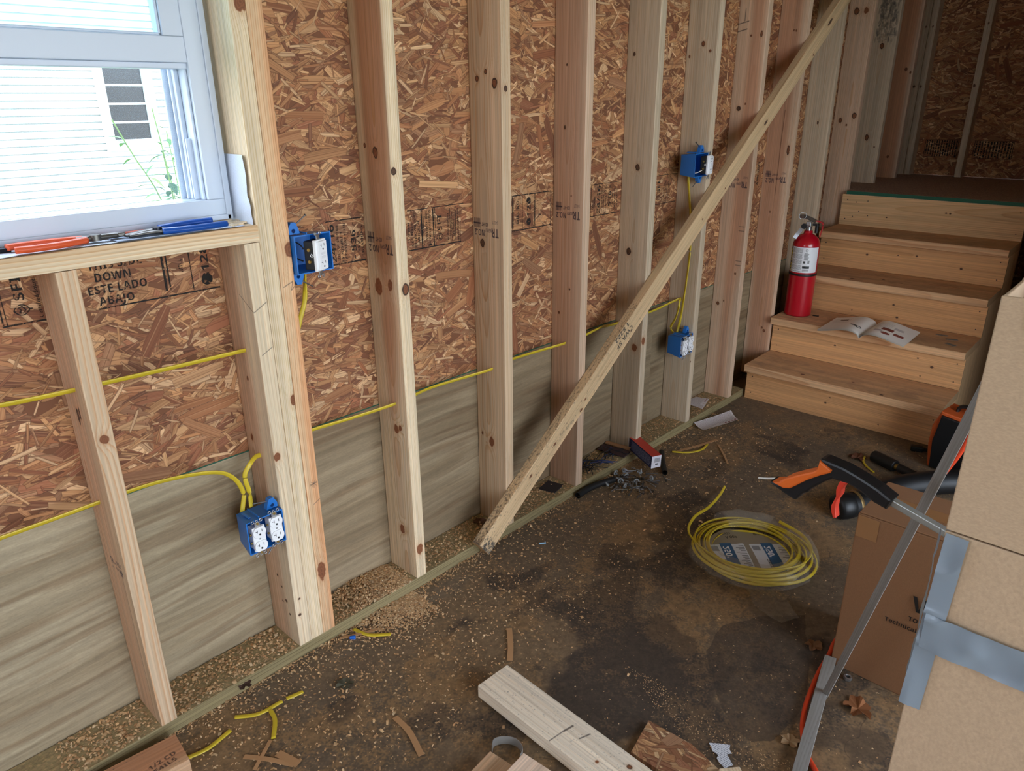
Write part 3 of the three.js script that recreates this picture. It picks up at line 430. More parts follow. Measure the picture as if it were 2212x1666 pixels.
function duplex(parent, x, y, z, label) {
  const g = new THREE.Group(); g.name = 'outlet'; g.position.set(x, y, z); parent.add(g); if (label) g.userData.label = label;
  const face = []; for (let i = 0; i < 28; i++) { const a = i / 28 * Math.PI * 2; face.push([Math.cos(a) * .0172, clamp(Math.sin(a) * .0175, -.0142, .0142)]); }
  mesh('body', [at(rbox(.0335, .067, .006, .002), 0, 0, .003), at(rbox(.03, .06, .022, .002), 0, 0, -.011)], DEVW, g);
  for (const s of [1, -1]) {
    mesh('face', at(extrude(face, .003, .0008), 0, s * .0195, .006), DEVW, g);
    mesh('slots', [at(rbox(.0014, .0075, .0012, .0004), .0062, s * .0195 + .004, .0098), at(rbox(.0014, .0085, .0012, .0004), -.0062, s * .0195 + .004, .0098), at(rbox(.006, .0014, .0012, .0004), -.0082, s * .0195 + .004, .0098), at(cyl(.0026, .0012, 14), 0, s * .0195 - .006, .0098, Math.PI / 2)], SLOT, g);
    mesh('yoke_end', [at(rbox(.014, .012, .0015, .0005), 0, s * .039, .001), at(new THREE.TorusGeometry(.0036, .0013, 6, 14), -.011, s * .0475, .001), at(new THREE.TorusGeometry(.0036, .0013, 6, 14), .011, s * .0475, .001), at(new THREE.TorusGeometry(.0026, .001, 6, 14), 0, s * .0475, .001)], STEEL, g);
    mesh('screw', at(cyl(.003, .003, 12), 0, s * .041, .003, Math.PI / 2), BRASS, g);
  }
  mesh('centre_screw', at(cyl(.0022, .001, 12), 0, 0, .0065, Math.PI / 2), STEEL, g);
  for (const s of [-1, 1]) mesh('terminal_screw', [at(cyl(.0028, .004, 10), s * .0175, .012, -.006, 0, 0, Math.PI / 2), at(cyl(.0028, .004, 10), s * .0175, -.012, -.006, 0, 0, Math.PI / 2)], BRASS, g);
  return g;
}
function gfci(parent, x, y, z, turn) {
  const g = new THREE.Group(); g.name = 'outlet'; g.position.set(x, y, z); g.rotation.y = turn; parent.add(g); g.userData.label = 'white rectangular outlet with two test buttons, hanging out of its box';
  mesh('body', at(rbox(.042, .068, .026, .003), 0, 0, -.018), DEVB, g);
  mesh('rim', at(rbox(.0435, .0735, .008, .0015), 0, 0, -.001), DEVW, g);
  mesh('face', at(rbox(.0335, .0665, .007, .0012), 0, 0, .005), DEVW, g);
  mesh('buttons', [at(rbox(.016, .0055, .002, .0005), 0, .0042, .0085), at(rbox(.016, .0055, .002, .0005), 0, -.0042, .0085)], phy(0xe4e5e8, .35), g);
  for (const s of [1, -1]) {
    const q = s * .0205; mesh('slots', [at(rbox(.0013, .0065, .001, .0003), .006, q + .004, .0085), at(rbox(.0013, .0075, .001, .0003), -.006, q + .004, .0085), at(rbox(.005, .0013, .001, .0003), -.0078, q + .004, .0085), at(cyl(.0024, .001, 12), 0, q - .006, .0085, Math.PI / 2)], SLOT, g);
    mesh('yoke_end', [at(rbox(.014, .012, .0015, .0005), 0, s * .043, -.003), at(new THREE.TorusGeometry(.0036, .0013, 6, 14), -.009, s * .0505, -.003), at(new THREE.TorusGeometry(.0036, .0013, 6, 14), .009, s * .0505, -.003)], STEEL, g);
    mesh('terminal_screw', at(cyl(.0038, .004, 12), -.0225, s * .014, -.016, 0, 0, Math.PI / 2), BRASS, g);
  }
  mesh('terminal_clip', at(new THREE.TorusGeometry(.0042, .0012, 4, 4), -.0228, .001, -.009, 0, Math.PI / 2), DEVW, g);
  return g;
}
function outletBox(label, [x, y, z], side, kind) { // side: +1 stud on the right (local +x), -1 on the left
  const t = thing('outlet_box', label, 'outlet box', [x, y, z], Math.PI / 2, 'blue outlet boxes');
  const w = .1, h = .092, d = .072;
  const sh = boxShell(w, h, d); if (side < 0) sh.forEach((g, i) => { sh[i] = g; g.scale(1, 1, 1); g.translate(0, 0, 0); });
  const body = mesh('box_body', sh, BLUE, t); if (side < 0) body.rotation.set(0, 0, Math.PI);
  mesh('box_ribs', [at(rbox(.003, .004, d * .8, .001), -.012, h / 2 + .002, -d * .45), at(rbox(.006, .003, d * .5, .001), -.03, h / 2 + .001, -d * .5)], BLUE, t);
  const X = side * .035;
  for (const s of [1, -1]) {
    const tab = [[-.016, 0], [.015, 0], [.015, .012], [.006, .028], [-.006, .028], [-.012, .014]].map(p => [p[0] * side, p[1] * s]);
    const hole = []; for (let i = 0; i < 14; i++) { const a = i / 14 * 6.283; hole.push([Math.cos(a) * .0048 * 1 + side * .001, s * .008 + Math.sin(a) * .0048]); }
    if (s < 0 && kind === 'duplex') { mesh('nail', at(cyl(.0016, .05, 8), X - side * .012, -h / 2 - .012, -.02, 0, 0, side * -.75), NAIL, t); continue; }
    mesh('nail_bracket', at(extrude(tab, .014, .0008, [hole]), X, s * h / 2, -.036), BLUE, t);
    mesh('nail', [at(cyl(.0016, .075, 8), X - side * .008, s * (h / 2 + .02), -.029, 0, 0, side * s * (kind === 'duplex' ? 1.35 : 1.0)), at(cyl(.0034, .0012, 10), X - side * .008 - Math.sin(side * s * (kind === 'duplex' ? 1.35 : 1.0)) * .0375, s * (h / 2 + .02) + .0375 * Math.cos(kind === 'duplex' ? 1.35 : 1.0), -.029, 0, 0, side * s * (kind === 'duplex' ? 1.35 : 1.0))], NAIL, t);
  }
  if (kind === 'duplex') { duplex(t, -.023, -.004, .002); duplex(t, .024, .004, .002); }
  return t;
}
const FX = D + .0135;
const obA = outletBox('blue double box with two white duplex outlets, on the framing left of centre', [FX, .4375, .4685], 1, 'duplex');
const obB = outletBox('blue box right of the window framing with one rectangular outlet hanging out', [FX, 1.109, .2485], -1, 'gfci'); gfci(obB, .004, -.002, .02, .42);
const obC = outletBox('upper blue box on the stud crossed by the brace, outlet hanging out', [FX - .01, 1.193, -1.569], 1, 'gfci'); gfci(obC, .026, .0, .022, .1);
const obD = outletBox('small lower blue box with two duplex outlets on the stud near the stairs', [FX - .01, .43, -1.569], 1, 'duplex');
{ const w = std(0x151515, .5), q = std(0xd8d8d4, .5); mesh('wire', [tube([[-.045, .02, -.05], [-.035, .028, -.02], [-.028, .018, -.004], [-.026, .012, -.004]], .0016, 20, 6), tube([[-.04, .0, -.06], [-.036, -.01, -.02], [-.028, -.016, -.006]], .0016, 20, 6)], w, obB); mesh('wire', tube([[-.03, -.03, -.04], [-.02, -.03, -.01], [.0, -.02, .005]], .0016, 20, 6), q, obC); }
// ---------------------------------------------------------------- yellow cable
const YEL = phy(0xcdb32c, .42), cable = (label, pts, o = {}) => one('yellow_cable', label, 'cable', sweep(pts, .0118, .0058, { seg: 40, twist: () => 1.1, ...o }), YEL, null, 0, 'yellow wall cables');
const sz = k => zs[k];
cable('upper yellow cable crossing behind the lone short stud under the window', [[.085, .918, 1.02], [.083, .907, .9], [.082, .902, .796], [.078, .9, .757], [.07, .893, .6], [.065, .888, .42], [.063, .885, .38]]);
cable('lower yellow cable that dips from the wall edge and loops into the left double box', [[.05, .624, 1.02], [.055, .627, .9], [.066, .634, .79], [.07, .637, .74], [.07, .634, .673], [.07, .621, .588], [.07, .600, .524], [.07, .566, .491], [.07, .524, .477], [.07, .496, .482], [.072, .468, .491]], { seg: 90 });
cable('short yellow cable hooking out of the framing down into the left double box', [[.062, .605, .405], [.066, .606, .43], [.08, .600, .453], [.08, .581, .469], [.08, .559, .471], [.08, .524, .466], [.082, .485, .468]], { seg: 60 });
cable('yellow cable hanging below the box right of the window framing', [[.08, 1.07, .236], [.072, 1.018, .238], [.07, .977, .243], [.068, .935, .259], [.066, .89, .275]]);
cable('yellow cable sagging from the framing into the red-hearted stud', [[.03, .606, .29], [.03, .606, .228], [.036, .604, .142], [.06, .612, .06], [.081, .621, .0], [.084, .622, -.03]], { seg: 60 });
cable('yellow cable between the red-hearted stud and the stud at the brace foot', [[.084, .622, -.03], [.06, .616, -.1], [.03, .605, -.19], [.04, .606, -.29], [.07, .615, -.385], [.078, .618, -.43]], { seg: 60 });
cable('yellow cable between the brace-foot stud and the pinkish stud to its right', [[.08, .62, -.43], [.06, .617, -.5], [.035, .604, -.6], [.04, .602, -.7], [.062, .608, -.78], [.07, .611, -.83]], { seg: 60 });
cable('yellow cable behind the middle of the diagonal brace', [[.07, .611, -.83], [.09, .625, -.9], [.05, .612, -1.05], [.03, .597, -1.144], [.03, .59, -1.3], [.02, .588, -1.5], [.035, .603, -1.58], [.057, .617, -1.612], [.058, .617, -1.63]], { seg: 80 });
cable('yellow cable bending out of the stud down to the small lower box', [[.06, .615, -1.63], [.066, .612, -1.606], [.068, .585, -1.598], [.054, .53, -1.6], [.034, .49, -1.6], [.04, .472, -1.598], [.06, .462, -1.592]], { seg: 60 });
cable('yellow cable running down from the upper to the lower box on the same stud', [[.062, 1.17, -1.605], [.064, 1.1, -1.61], [.082, .98, -1.612], [.092, .86, -1.612], [.09, .758, -1.612], [.079, .60, -1.612], [.07, .5, -1.608], [.068, .465, -1.6]], { seg: 70 });
one('cable_staple', 'small bright yellow staple on the strand board beside the short stud', 'staple', bx(.0, .012, .965, .974, .748, .757, .001), std(0xe8d31c, .4));
// ---------------------------------------------------------------- print on the sheathing
{
  const ink = '#17110d', y0 = 1.0335, y1 = 1.1535, px = 1800;
  const decal = (z1, z0, draw) => { // z1 = left (larger z)
    const w = Math.round((z1 - z0) * px), h = Math.round((y1 - y0) * px), c = canvas(w, h), g = c.getContext('2d'); g.fillStyle = g.strokeStyle = ink; draw(g, w, h);
    // worn print: the strands took the ink unevenly
    const im = g.getImageData(0, 0, w, h), d = im.data; for (let i = 0; i < w * h; i++) { const x = i % w, y = (i / w) | 0, q = n2(x * .05, y * .09, 77) * .6 + n2(x * .22, y * .22, 78) * .4; d[i * 4] = 23; d[i * 4 + 1] = 17; d[i * 4 + 2] = 13; d[i * 4 + 3] *= q < .27 ? .25 : q < .36 ? .75 : .97; } g.putImageData(im, 0, 0);
    const geo = new THREE.PlaneGeometry(z1 - z0, y1 - y0), m = mesh('printed_mark', geo, new THREE.MeshStandardMaterial({ map: ctex(c, { clamp: true }), transparent: true, roughness: .8, alphaTest: 0 }), wall); m.position.set(.0009, (y0 + y1) / 2, (z0 + z1) / 2); m.rotation.y = Math.PI / 2; m.castShadow = false; return m;
  };
  const L = (g, x0, yy0, x1, yy1, w) => { g.lineWidth = w; g.beginPath(); g.moveTo(x0, yy0); g.lineTo(x1, yy1); g.stroke(); };
  const up = (g, x, h, size, text, o = {}) => { g.save(); g.translate(x, h); g.rotate(-Math.PI / 2); g.font = `bold ${size}px sans-serif`; const w = g.measureText(text).width, a = o.w ? o.w / w : 1; g.scale(a, 1); g.fillText(text, 0, 0); g.restore(); };
  const leaf = (g, x, y, r) => { g.save(); g.translate(x, y); g.lineWidth = r * .16; g.lineJoin = 'round'; g.beginPath(); g.moveTo(-r, 0); g.bezierCurveTo(-r * .5, -r * 1.1, r * .6, -r * .9, r, 0); g.bezierCurveTo(r * .6, r * .9, -r * .5, r * 1.1, -r, 0); g.closePath(); g.stroke(); g.beginPath(); g.moveTo(-r * .35, -r * .35); g.lineTo(r * .1, -r * .5); g.lineTo(r * .5, 0); g.lineTo(r * .1, r * .5); g.lineTo(-r * .35, r * .35); g.lineTo(-r * .1, 0); g.closePath(); g.stroke(); L(g, r, 0, r * 1.4, 0, r * .16); g.restore(); };
  const sfi = (g, x, h, k) => { leaf(g, x + 20 * k, h - 48 * k, 26 * k); up(g, x + 38 * k, h - 82 * k, 48 * k, 'SFI', { w: 96 * k }); };
  decal(.873, .78, (g, w, h) => { L(g, 0, h - 4, w, h - 4, 6); L(g, 4, 0, 4, h, 5); L(g, 16, 0, 16, h, 3); g.save(); g.translate(0, 8); sfi(g, 52, h - 16, .95); g.restore(); up(g, 134, h - 14, 17, 'Certified Sourcing', { w: h - 40 }); L(g, 150, 0, 150, h, 3); });
  decal(.712, .4225, (g, w, h) => { g.font = 'bold 44px sans-serif'; L(g, 30, h - 4, w, h - 4, 6); g.fillText('THIS SIDE', 20, h - 154); g.fillText('DOWN', 36, h - 108); g.fillText('ESTE LADO', 4, h - 62); g.fillText('ABAJO', 38, h - 16); L(g, 298, 0, 298, h - 26, 9); L(g, 314, 0, 314, h - 30, 6); L(g, 408, 0, 408, h - 12, 4); up(g, 376, h - 92, 24, 'MILL'); up(g, 486, h - 40, 44, '8128', { w: 150 }); g.beginPath(); g.arc(470, h - 46, 24, 0, 7); g.fill(); });
  decal(.116, -.004, (g, w, h) => { L(g, 0, 4, w, 4, 5); L(g, 0, h - 4, w, h - 4, 7); up(g, 44, h - 14, 46, '24/16', { w: 184 }); up(g, 66, h - 10, 16, 'SIZED FOR SPACING', { w: 180 }); up(g, 88, h - 10, 17, 'EXPOSURE 1', { w: 150 }); up(g, 108, h - 10, 17, 'THICKNESS 0.418 IN', { w: 186 }); up(g, 164, h - 16, 40, '- 536 -', { w: 180 }); up(g, 186, h - 44, 17, 'PS 2-18', { w: 100 }); up(g, 208, h - 24, 17, 'SHEATHING', { w: 150 }); });
  decal(-.062, -.4, (g, w, h) => { const o = 172; L(g, o, 5, w * .94, 5, 4); L(g, o, h - 5, w * .9, h - 5, 6); up(g, o + 12, h - 40, 19, '11.0 mm', { w: 110 }); up(g, o + 34, h - 24, 19, 'CSA O325-21', { w: 160 }); up(g, o + 56, h - 14, 19, 'EXTERIOR TYPE', { w: 186 }); up(g, o + 78, h - 36, 19, 'ADHESIVE', { w: 122 }); L(g, o + 94, 5, o + 94, h - 5, 9); L(g, o + 106, 5, o + 106, h - 5, 4); up(g, o + 134, h - 44, 18, 'STRENGTH AXIS', { w: 156 }); up(g, o + 156, h - 44, 18, 'THIS DIRECTION', { w: 160 }); L(g, o + 134, h - 16, o + 160, h - 16, 7); L(g, o + 147, h - 12, o + 147, h - 38, 6); L(g, o + 176, 5, o + 176, h - 5, 8); L(g, o + 188, 5, o + 188, h - 5, 4); sfi(g, o + 200, h - 6, .92); up(g, o + 284, h - 12, 16, 'Certified Sourcing', { w: 160 }); L(g, o + 296, 20, o + 296, h - 12, 3); up(g, o + 312, h - 16, 15, 'www.sfiprogram.org', { w: 160 }); up(g, o + 326, h - 40, 14, 'SFI-00007', { w: 96 }); L(g, o + 336, 5, o + 336, h - 5, 5); up(g, o + 360, h - 10, 19, 'weyerhaeuser.com', { w: 186 }); L(g, o + 372, 5, o + 372, h - 10, 2); });
  decal(-.558, -.8, (g, w, h) => { const o = 70; L(g, o, 5, w - 8, 5, 6); L(g, o, h - 5, w - 8, h - 5, 6); L(g, o + 4, 5, o + 4, h - 5, 6); L(g, o + 14, 30, o + 14, h - 20, 3); up(g, o + 62, h - 40, 30, 'MILL NO', { w: 140 }); L(g, o + 96, 5, o + 96, h - 5, 3); up(g, o + 168, h - 34, 46, '8128', { w: 150 }); g.beginPath(); g.arc(o + 150, h - 46, 20, 0, 7); g.fill(); g.beginPath(); g.arc(o + 150, h - 172, 19, 0, 7); g.fill(); L(g, o + 206, 5, o + 206, h - 5, 7); up(g, o + 262, h - 70, 34, 'E'); L(g, w - 10, 5, w - 10, h - 5, 5); });
  decal(-1.012, -1.205, (g, w, h) => { const o = 20; L(g, o, 5, w, 5, 4); L(g, o, h - 5, w, h - 5, 6); L(g, o + 4, 5, o + 4, h - 5, 4); up(g, o + 28, h - 60, 17, 'RATED'); up(g, o + 48, h - 16, 17, 'SHEATHING', { w: 120 }); up(g, o + 104, h - 14, 50, '24/16', { w: 190 }); up(g, o + 128, h - 10, 16, 'SIZED FOR SPACING', { w: 180 }); up(g, o + 150, h - 10, 17, 'EXPOSURE 1', { w: 150 }); up(g, o + 172, h - 10, 17, 'THICKNESS 0.418 IN', { w: 186 }); up(g, o + 222, h - 16, 40, '- 536 -', { w: 180 }); up(g, o + 248, h - 44, 17, 'PS 2-18', { w: 100 }); up(g, o + 274, h - 24, 17, 'SHEATHING', { w: 150 }); up(g, o + 300, h - 20, 17, 'MULTI-LAYER', { w: 150 }); });
  decal(-1.46, -1.615, (g, w, h) => { const o = 16; L(g, 0, 5, w, 5, 4); L(g, 0, h - 5, w, h - 5, 5); sfi(g, o, h - 6, .95); up(g, o + 96, h - 12, 16, 'Certified Sourcing', { w: 160 }); up(g, o + 118, h - 16, 15, 'www.sfiprogram.org', { w: 160 }); L(g, o + 130, 5, o + 130, h - 5, 4); up(g, o + 158, h - 10, 19, 'weyerhaeuser.com', { w: 186 }); L(g, o + 172, 5, o + 172, h - 5, 3); });
  const backMark = (x0, x1) => { const w = 420, h = 300, c = canvas(w, h), g = c.getContext('2d'); g.fillStyle = g.strokeStyle = ink; g.lineWidth = 6; g.strokeRect(4, 4, w - 8, h - 8); for (let i = 0; i < 13; i++) { let y = 14; while (y < h - 30) { const l = rr(12, 60); g.fillRect(18 + i * 31, y, rr(10, 20), l); y += l + rr(6, 16); } } const m = mesh('printed_mark', new THREE.PlaneGeometry(x1 - x0, .11), new THREE.MeshStandardMaterial({ map: ctex(c, { clamp: true }), transparent: true, roughness: .8 }), wallB); m.position.set((x0 + x1) / 2, 1.12, BZ + .001); m.castShadow = false; };
  backMark(.17, .37); backMark(.46, .68);
  decal(-2.35, -2.425, (g, w, h) => { up(g, 60, h - 10, 44, 'AUG 2023', { w: 200 }); });
}
console.log('wall fittings');
// ---------------------------------------------------------------- things on the sill
const FELT = new THREE.MeshStandardMaterial({ map: grainNoise(206, 214, 226, .16, 141, .6), roughness: .95 });
{
  const sheet = (w, l, f, seg = 40) => { const g = new THREE.PlaneGeometry(w, l, 12, seg); const p = g.attributes.position; for (let i = 0; i < p.count; i++) { const [dx, dz] = f(p.getX(i) / w, p.getY(i) / l); p.setXYZ(i, p.getX(i) + dx, p.getY(i), dz); } g.computeVertexNormals(); return g; };
  const g = sheet(.088, 1.0, (u, v) => [u > .3 ? (fbm(v * 9, 2, 5, 2) - .5) * .016 : 0, .0012 + fbm(u * 3, v * 12, 6, 3) * .0022]); g.rotateX(-Math.PI / 2);
  one('sill_gasket', 'pale grey felt sheet lying along the window sill under the tools', 'felt sheet', g, Object.assign(FELT.clone(), { side: THREE.DoubleSide }), [.089, 1.1885, .905]);
  const b = sheet(.096, .15, (u, v) => [(fbm(v * 7 + u, 3, 8, 3) - .5) * (u > .2 ? .016 : .006), .001 + fbm(u * 3 + 5, v * 5, 9, 3) * .008], 24);
  one('felt_scrap', 'pale grey felt scrap tucked upright between the window frame and the framing', 'felt sheet', b, Object.assign(FELT.clone(), { side: THREE.DoubleSide }), [.074, 1.264, .3775]);
  const sm = timber({ W: .01, T: .006, L: .05, seed: 150, base: PALE });
  [[.06, .385], [.075, .398], [.095, .390], [.108, .402]].forEach(([x, z], i) => { one('shim', ['thin wood shim at the right end of the sill, closest to the frame', 'thin wood shim second from the frame corner', 'thin wood shim in front of the felt scrap', 'thin wood shim nearest the sill front edge'][i], 'shim', rbox(.014, .004, .05 - i * .006, .0008), sm, [x, 1.1925, z + .012], .25, 'shims on the sill'); });
}
{
  const OR = phy(0xd5562c, .42), TOOL = std(0x6d6a66, .38, { metalness: .8 }), DARK = std(0x2d3038, .4, { metalness: .7 });
  const t = thing('pliers', 'pliers with orange-red grips lying on the sill at far left', 'pliers', [.1, 1.197, .787]);
  mesh('handle', sweep([[-.012, .004, .065], [-.016, .004, .03], [-.014, .004, -.01], [-.004, .004, -.062]], .015, .0125, { n: 14, seg: 30 }), OR, t); mesh('handle', sweep([[.02, .002, .06], [.026, .002, .03], [.022, .002, -.015], [.004, .002, -.066]], .015, .0125, { n: 14, seg: 30 }), OR, t);
  mesh('head', [sweep([[-.004, .004, -.05], [-.002, .004, -.085], [0, .004, -.125]], .018, .011, { n: 12, seg: 16 }), at(cyl(.011, .012, 20), 0, .004, -.084), at(rbox(.012, .009, .02, .003), .0, .004, -.13)], TOOL, t);
  const u = thing('pliers', 'second pliers behind the blue snips, mostly hidden, reddish grip showing', 'pliers', [.07, 1.196, .66]);
  mesh('handle', sweep([[0, 0, .04], [.004, 0, -.02], [0, .0, -.075]], .012, .01, { n: 12, seg: 20 }), OR, u); mesh('head', sweep([[0, 0, .03], [-.002, 0, .07], [0, 0, .1]], .013, .009, { n: 12, seg: 12 }), TOOL, u);
  const w = thing('pliers', 'dark steel jaw of a tool poking in beside the orange pliers at the picture edge', 'pliers', [.075, 1.196, .9]);
  mesh('head', [sweep([[0, 0, .05], [.002, 0, .02], [.006, 0, -.055]], .017, .009, { n: 12, seg: 16 })], DARK, w);
  const BL = phy(0x174c9e, .3), s = thing('tin_snips', 'cutting snips with blue grips lying on the sill', 'snips', [.105, 1.2, .545]);
  mesh('handle', sweep([[-.012, .003, .03], [-.018, .004, .0], [-.02, .005, -.04], [-.014, .006, -.085]], .017, .012, { n: 14, seg: 30 }), BL, s); mesh('handle', sweep([[.014, .0, .035], [.024, .0, .0], [.026, .0, -.05], [.02, .0, -.1]], .018, .013, { n: 14, seg: 30 }), BL, s);
  mesh('blade', [sweep([[-.01, .003, .025], [-.004, .002, .06], [.006, -.001, .105]], .02, .006, { n: 10, seg: 14 }), sweep([[.012, .0, .03], [.01, .0, .06], [.01, -.002, .1]], .016, .006, { n: 10, seg: 14 })], TOOL, s); mesh('pivot', at(cyl(.009, .012, 18), .002, .002, .04), DARK, s);
  one('paper_slip', 'dark edged paper slip under the blue snips', 'paper', rbox(.05, .001, .2, .0004), std(0x9aa6b8, .8), [.108, 1.1932, .575]);
}
// ---------------------------------------------------------------- fire extinguisher
{
  const t = thing('fire_extinguisher', 'red fire extinguisher with a white label standing on the second tread', 'extinguisher', [.218, HS * 2 + .001, -2.555], 0);
  const RED = phy(0xb3081f, .28, { clearcoat: .5, clearcoatRoughness: .15 }), BLK = std(0x121214, .5), R = .066;
  mesh('cylinder', lathe([[0, .004], [R - .012, .004], [R - .004, 0], [R, .005], [R, .36], [R - .002, .375], [R - .012, .398], [R - .032, .414], [.022, .42], [.021, .432], [.018, .436], [0, .436]], 56), RED, t);
  mesh('rubber_band', at(lathe([[R + .0005, 0], [R + .0022, .001], [R + .0022, .011], [R + .0005, .012]], 48), 0, .212, 0), BLK, t);
  const c = canvas(768, 384), g = c.getContext('2d'); g.fillStyle = '#e6e7ea'; g.fillRect(0, 0, 768, 384); g.fillStyle = '#e8d43a'; g.fillRect(210, 0, 46, 384); g.fillStyle = '#111'; g.fillRect(212, 4, 44, 40); for (let i = 0; i < 6; i++) g.fillRect(218, 70 + i * 52, 30, 26);
  g.fillStyle = '#555a60'; for (let i = 0; i < 38; i++) { if (i % 9 === 8) continue; let x = 268; while (x < 470) { const w = rr(6, 22); g.fillRect(x, 18 + i * 9.4, Math.min(w, 474 - x), 4.6); x += w + 5; } }
  g.strokeStyle = '#333'; g.lineWidth = 4; g.beginPath(); g.arc(540, 44, 20, 0, 7); g.stroke(); g.font = 'bold 20px sans-serif'; g.fillStyle = '#333'; g.fillText('UL', 526, 51); for (let i = 0; i < 14; i++) { g.fillRect(500 + rr(0, 8), 84 + i * 8, rr(60, 96), 4); } g.fillRect(500, 206, 34, 34); for (let i = 0; i < 10; i++) g.fillRect(570 + i * 3.6, 196, 2, 46); g.fillStyle = '#14181c'; g.fillRect(492, 282, 120, 36); g.fillStyle = '#555'; for (let i = 0; i < 4; i++) g.fillRect(496, 330 + i * 11, 110, 5);
  const lg = new THREE.CylinderGeometry(R + .0006, R + .0006, .128, 48, 1, true, -1.85, 3.3); mesh('label', at(lg, 0, .295, 0), new THREE.MeshStandardMaterial({ map: ctex(c, { clamp: true }), roughness: .35, side: THREE.DoubleSide }), t, 'white printed label with a yellow strip');
  const CH = std(0xb4b8bd, .25, { metalness: .9 });
  const v = new THREE.Group(); v.name = 'valve'; v.position.y = .436; v.rotation.y = .2; t.add(v);
  mesh('valve_body', [at(cyl(.015, .03, 20), 0, .012, 0), at(rbox(.024, .022, .05, .004), 0, .034, .0), at(cyl(.012, .01, 18), 0, .0, 0)], CH, v);
  mesh('upper_lever', sweep([[.03, .045, .0], [.0, .058, .0], [-.03, .068, .004], [-.05, .066, .004]], .02, .005, { n: 10, seg: 20, round: false, twist: () => .7 }), CH, v);
  mesh('carry_handle', sweep([[.018, .03, .012], [-.014, .022, .018], [-.04, -.01, .026], [-.056, -.04, .032]], .019, .005, { n: 10, seg: 24, round: false, twist: () => 1.15 }), CH, v);
  mesh('pull_ring', at(new THREE.TorusGeometry(.017, .0014, 8, 32), -.034, .072, .016, 0, .4, 0), CH, v); mesh('gauge', [at(cyl(.013, .012, 22), -.02, .022, .022, Math.PI / 2)], BLK, v);
  mesh('hose_nozzle', [at(cyl(.009, .045, 16), .038, .012, 0), at(rbox(.02, .012, .016, .003), .026, .03, 0)], BLK, v);
  mesh('hang_bracket', [sweep([[.03, .05, .0], [.055, .045, .0], [.066, .03, .0], [.058, -.03, .0]], .03, .004, { round: false, seg: 20 })], RED, v, 'red metal hook strap at the neck');
}
// ---------------------------------------------------------------- open book on the second tread
{
  const t = thing('open_book', 'open illustrated booklet lying on the second tread', 'book', [.612, HS * 2 + .0008, -2.452], .03);
  const page = (s, ph) => { const w = 320, h = 420, c = canvas(w, h), g = c.getContext('2d'); g.fillStyle = '#f4efe6'; g.fillRect(0, 0, w, h); g.fillStyle = 'rgba(110,100,95,.45)'; for (let i = 0; i < 16; i++) for (let x = 30; x < 150; x += 14) g.fillRect(x, 60 + i * 9, rr(6, 12), 2.5); ph(g, w, h); return new THREE.MeshStandardMaterial({ map: ctex(c, { clamp: true }), roughness: .45, side: THREE.DoubleSide }); };
  const half = (s, m, name) => { const g = new THREE.PlaneGeometry(.2, .272, 24, 4), p = g.attributes.position; for (let i = 0; i < p.count; i++) { const u = p.getX(i) / .2 + .5, q = s > 0 ? u : 1 - u, y = .004 + .026 * Math.pow(Math.max(0, Math.sin(Math.PI * clamp(q * 1.02))), .75) * Math.exp(-q * 1.9) * 2.2 - .0; p.setXYZ(i, s * q * .196, y + .006, -p.getY(i)); } g.computeVertexNormals();
    mesh(name, g, m, t); const e = []; for (let k = 0; k < 3; k++) { const h2 = g.clone(); h2.translate(0, -.0022 * (k + 1), 0); h2.scale(1 - .004 * k, 1, 1); e.push(h2); } mesh('page_block', e, std(0xefe9de, .8, { side: THREE.DoubleSide }), t); };
  half(-1, page(-1, (g, w, h) => { g.fillStyle = '#7d6a5e'; g.fillRect(70, 90, 60, 40); g.fillStyle = '#23262a'; g.save(); g.translate(w - 90, h - 150); g.rotate(.5); g.fillRect(-45, -12, 80, 22); g.beginPath(); g.arc(40, 0, 22, 0, 7); g.fill(); g.fillStyle = '#d8d4cc'; g.beginPath(); g.arc(44, 0, 12, 0, 7); g.fill(); g.restore(); }), 'left_page');
  half(1, page(1, (g, w, h) => { g.fillStyle = '#7a2b26'; g.fillRect(100, 190, 84, 60); g.fillStyle = '#8c4038'; g.fillRect(200, 246, 74, 48); g.fillStyle = '#8a3b32'; g.beginPath(); g.ellipse(150, 318, 34, 26, 0, 0, 7); g.fill(); g.fillStyle = 'rgba(150,140,145,.6)'; g.fillRect(60, 260, 60, 40); g.fillStyle = 'rgba(175,165,165,.6)'; g.fillRect(170, 120, 70, 46); }), 'right_page');
}
one('black_chip', 'small black plastic chip beside the extinguisher on the second tread', 'chip', rbox(.03, .003, .016, .001), std(0x151413, .6), [.308, HS * 2 + .002, -2.577], .2);
[[.885, -2.705, .12], [.94, -2.66, .5], [.955, -2.575, -.5]].forEach(([x, z, r], i) => one('paper_tag', ['small grey tag nearest the open booklet on the second tread', 'small grey tag at the back right of the second tread', 'small grey tag lowest of three on the second tread'][i], 'tag', rbox(.05, .0012, .022, .0004), std(0x7d776e, .8), [x, HS * 2 + .001, z + .06], r, 'grey tags on the tread'));
console.log('small things');
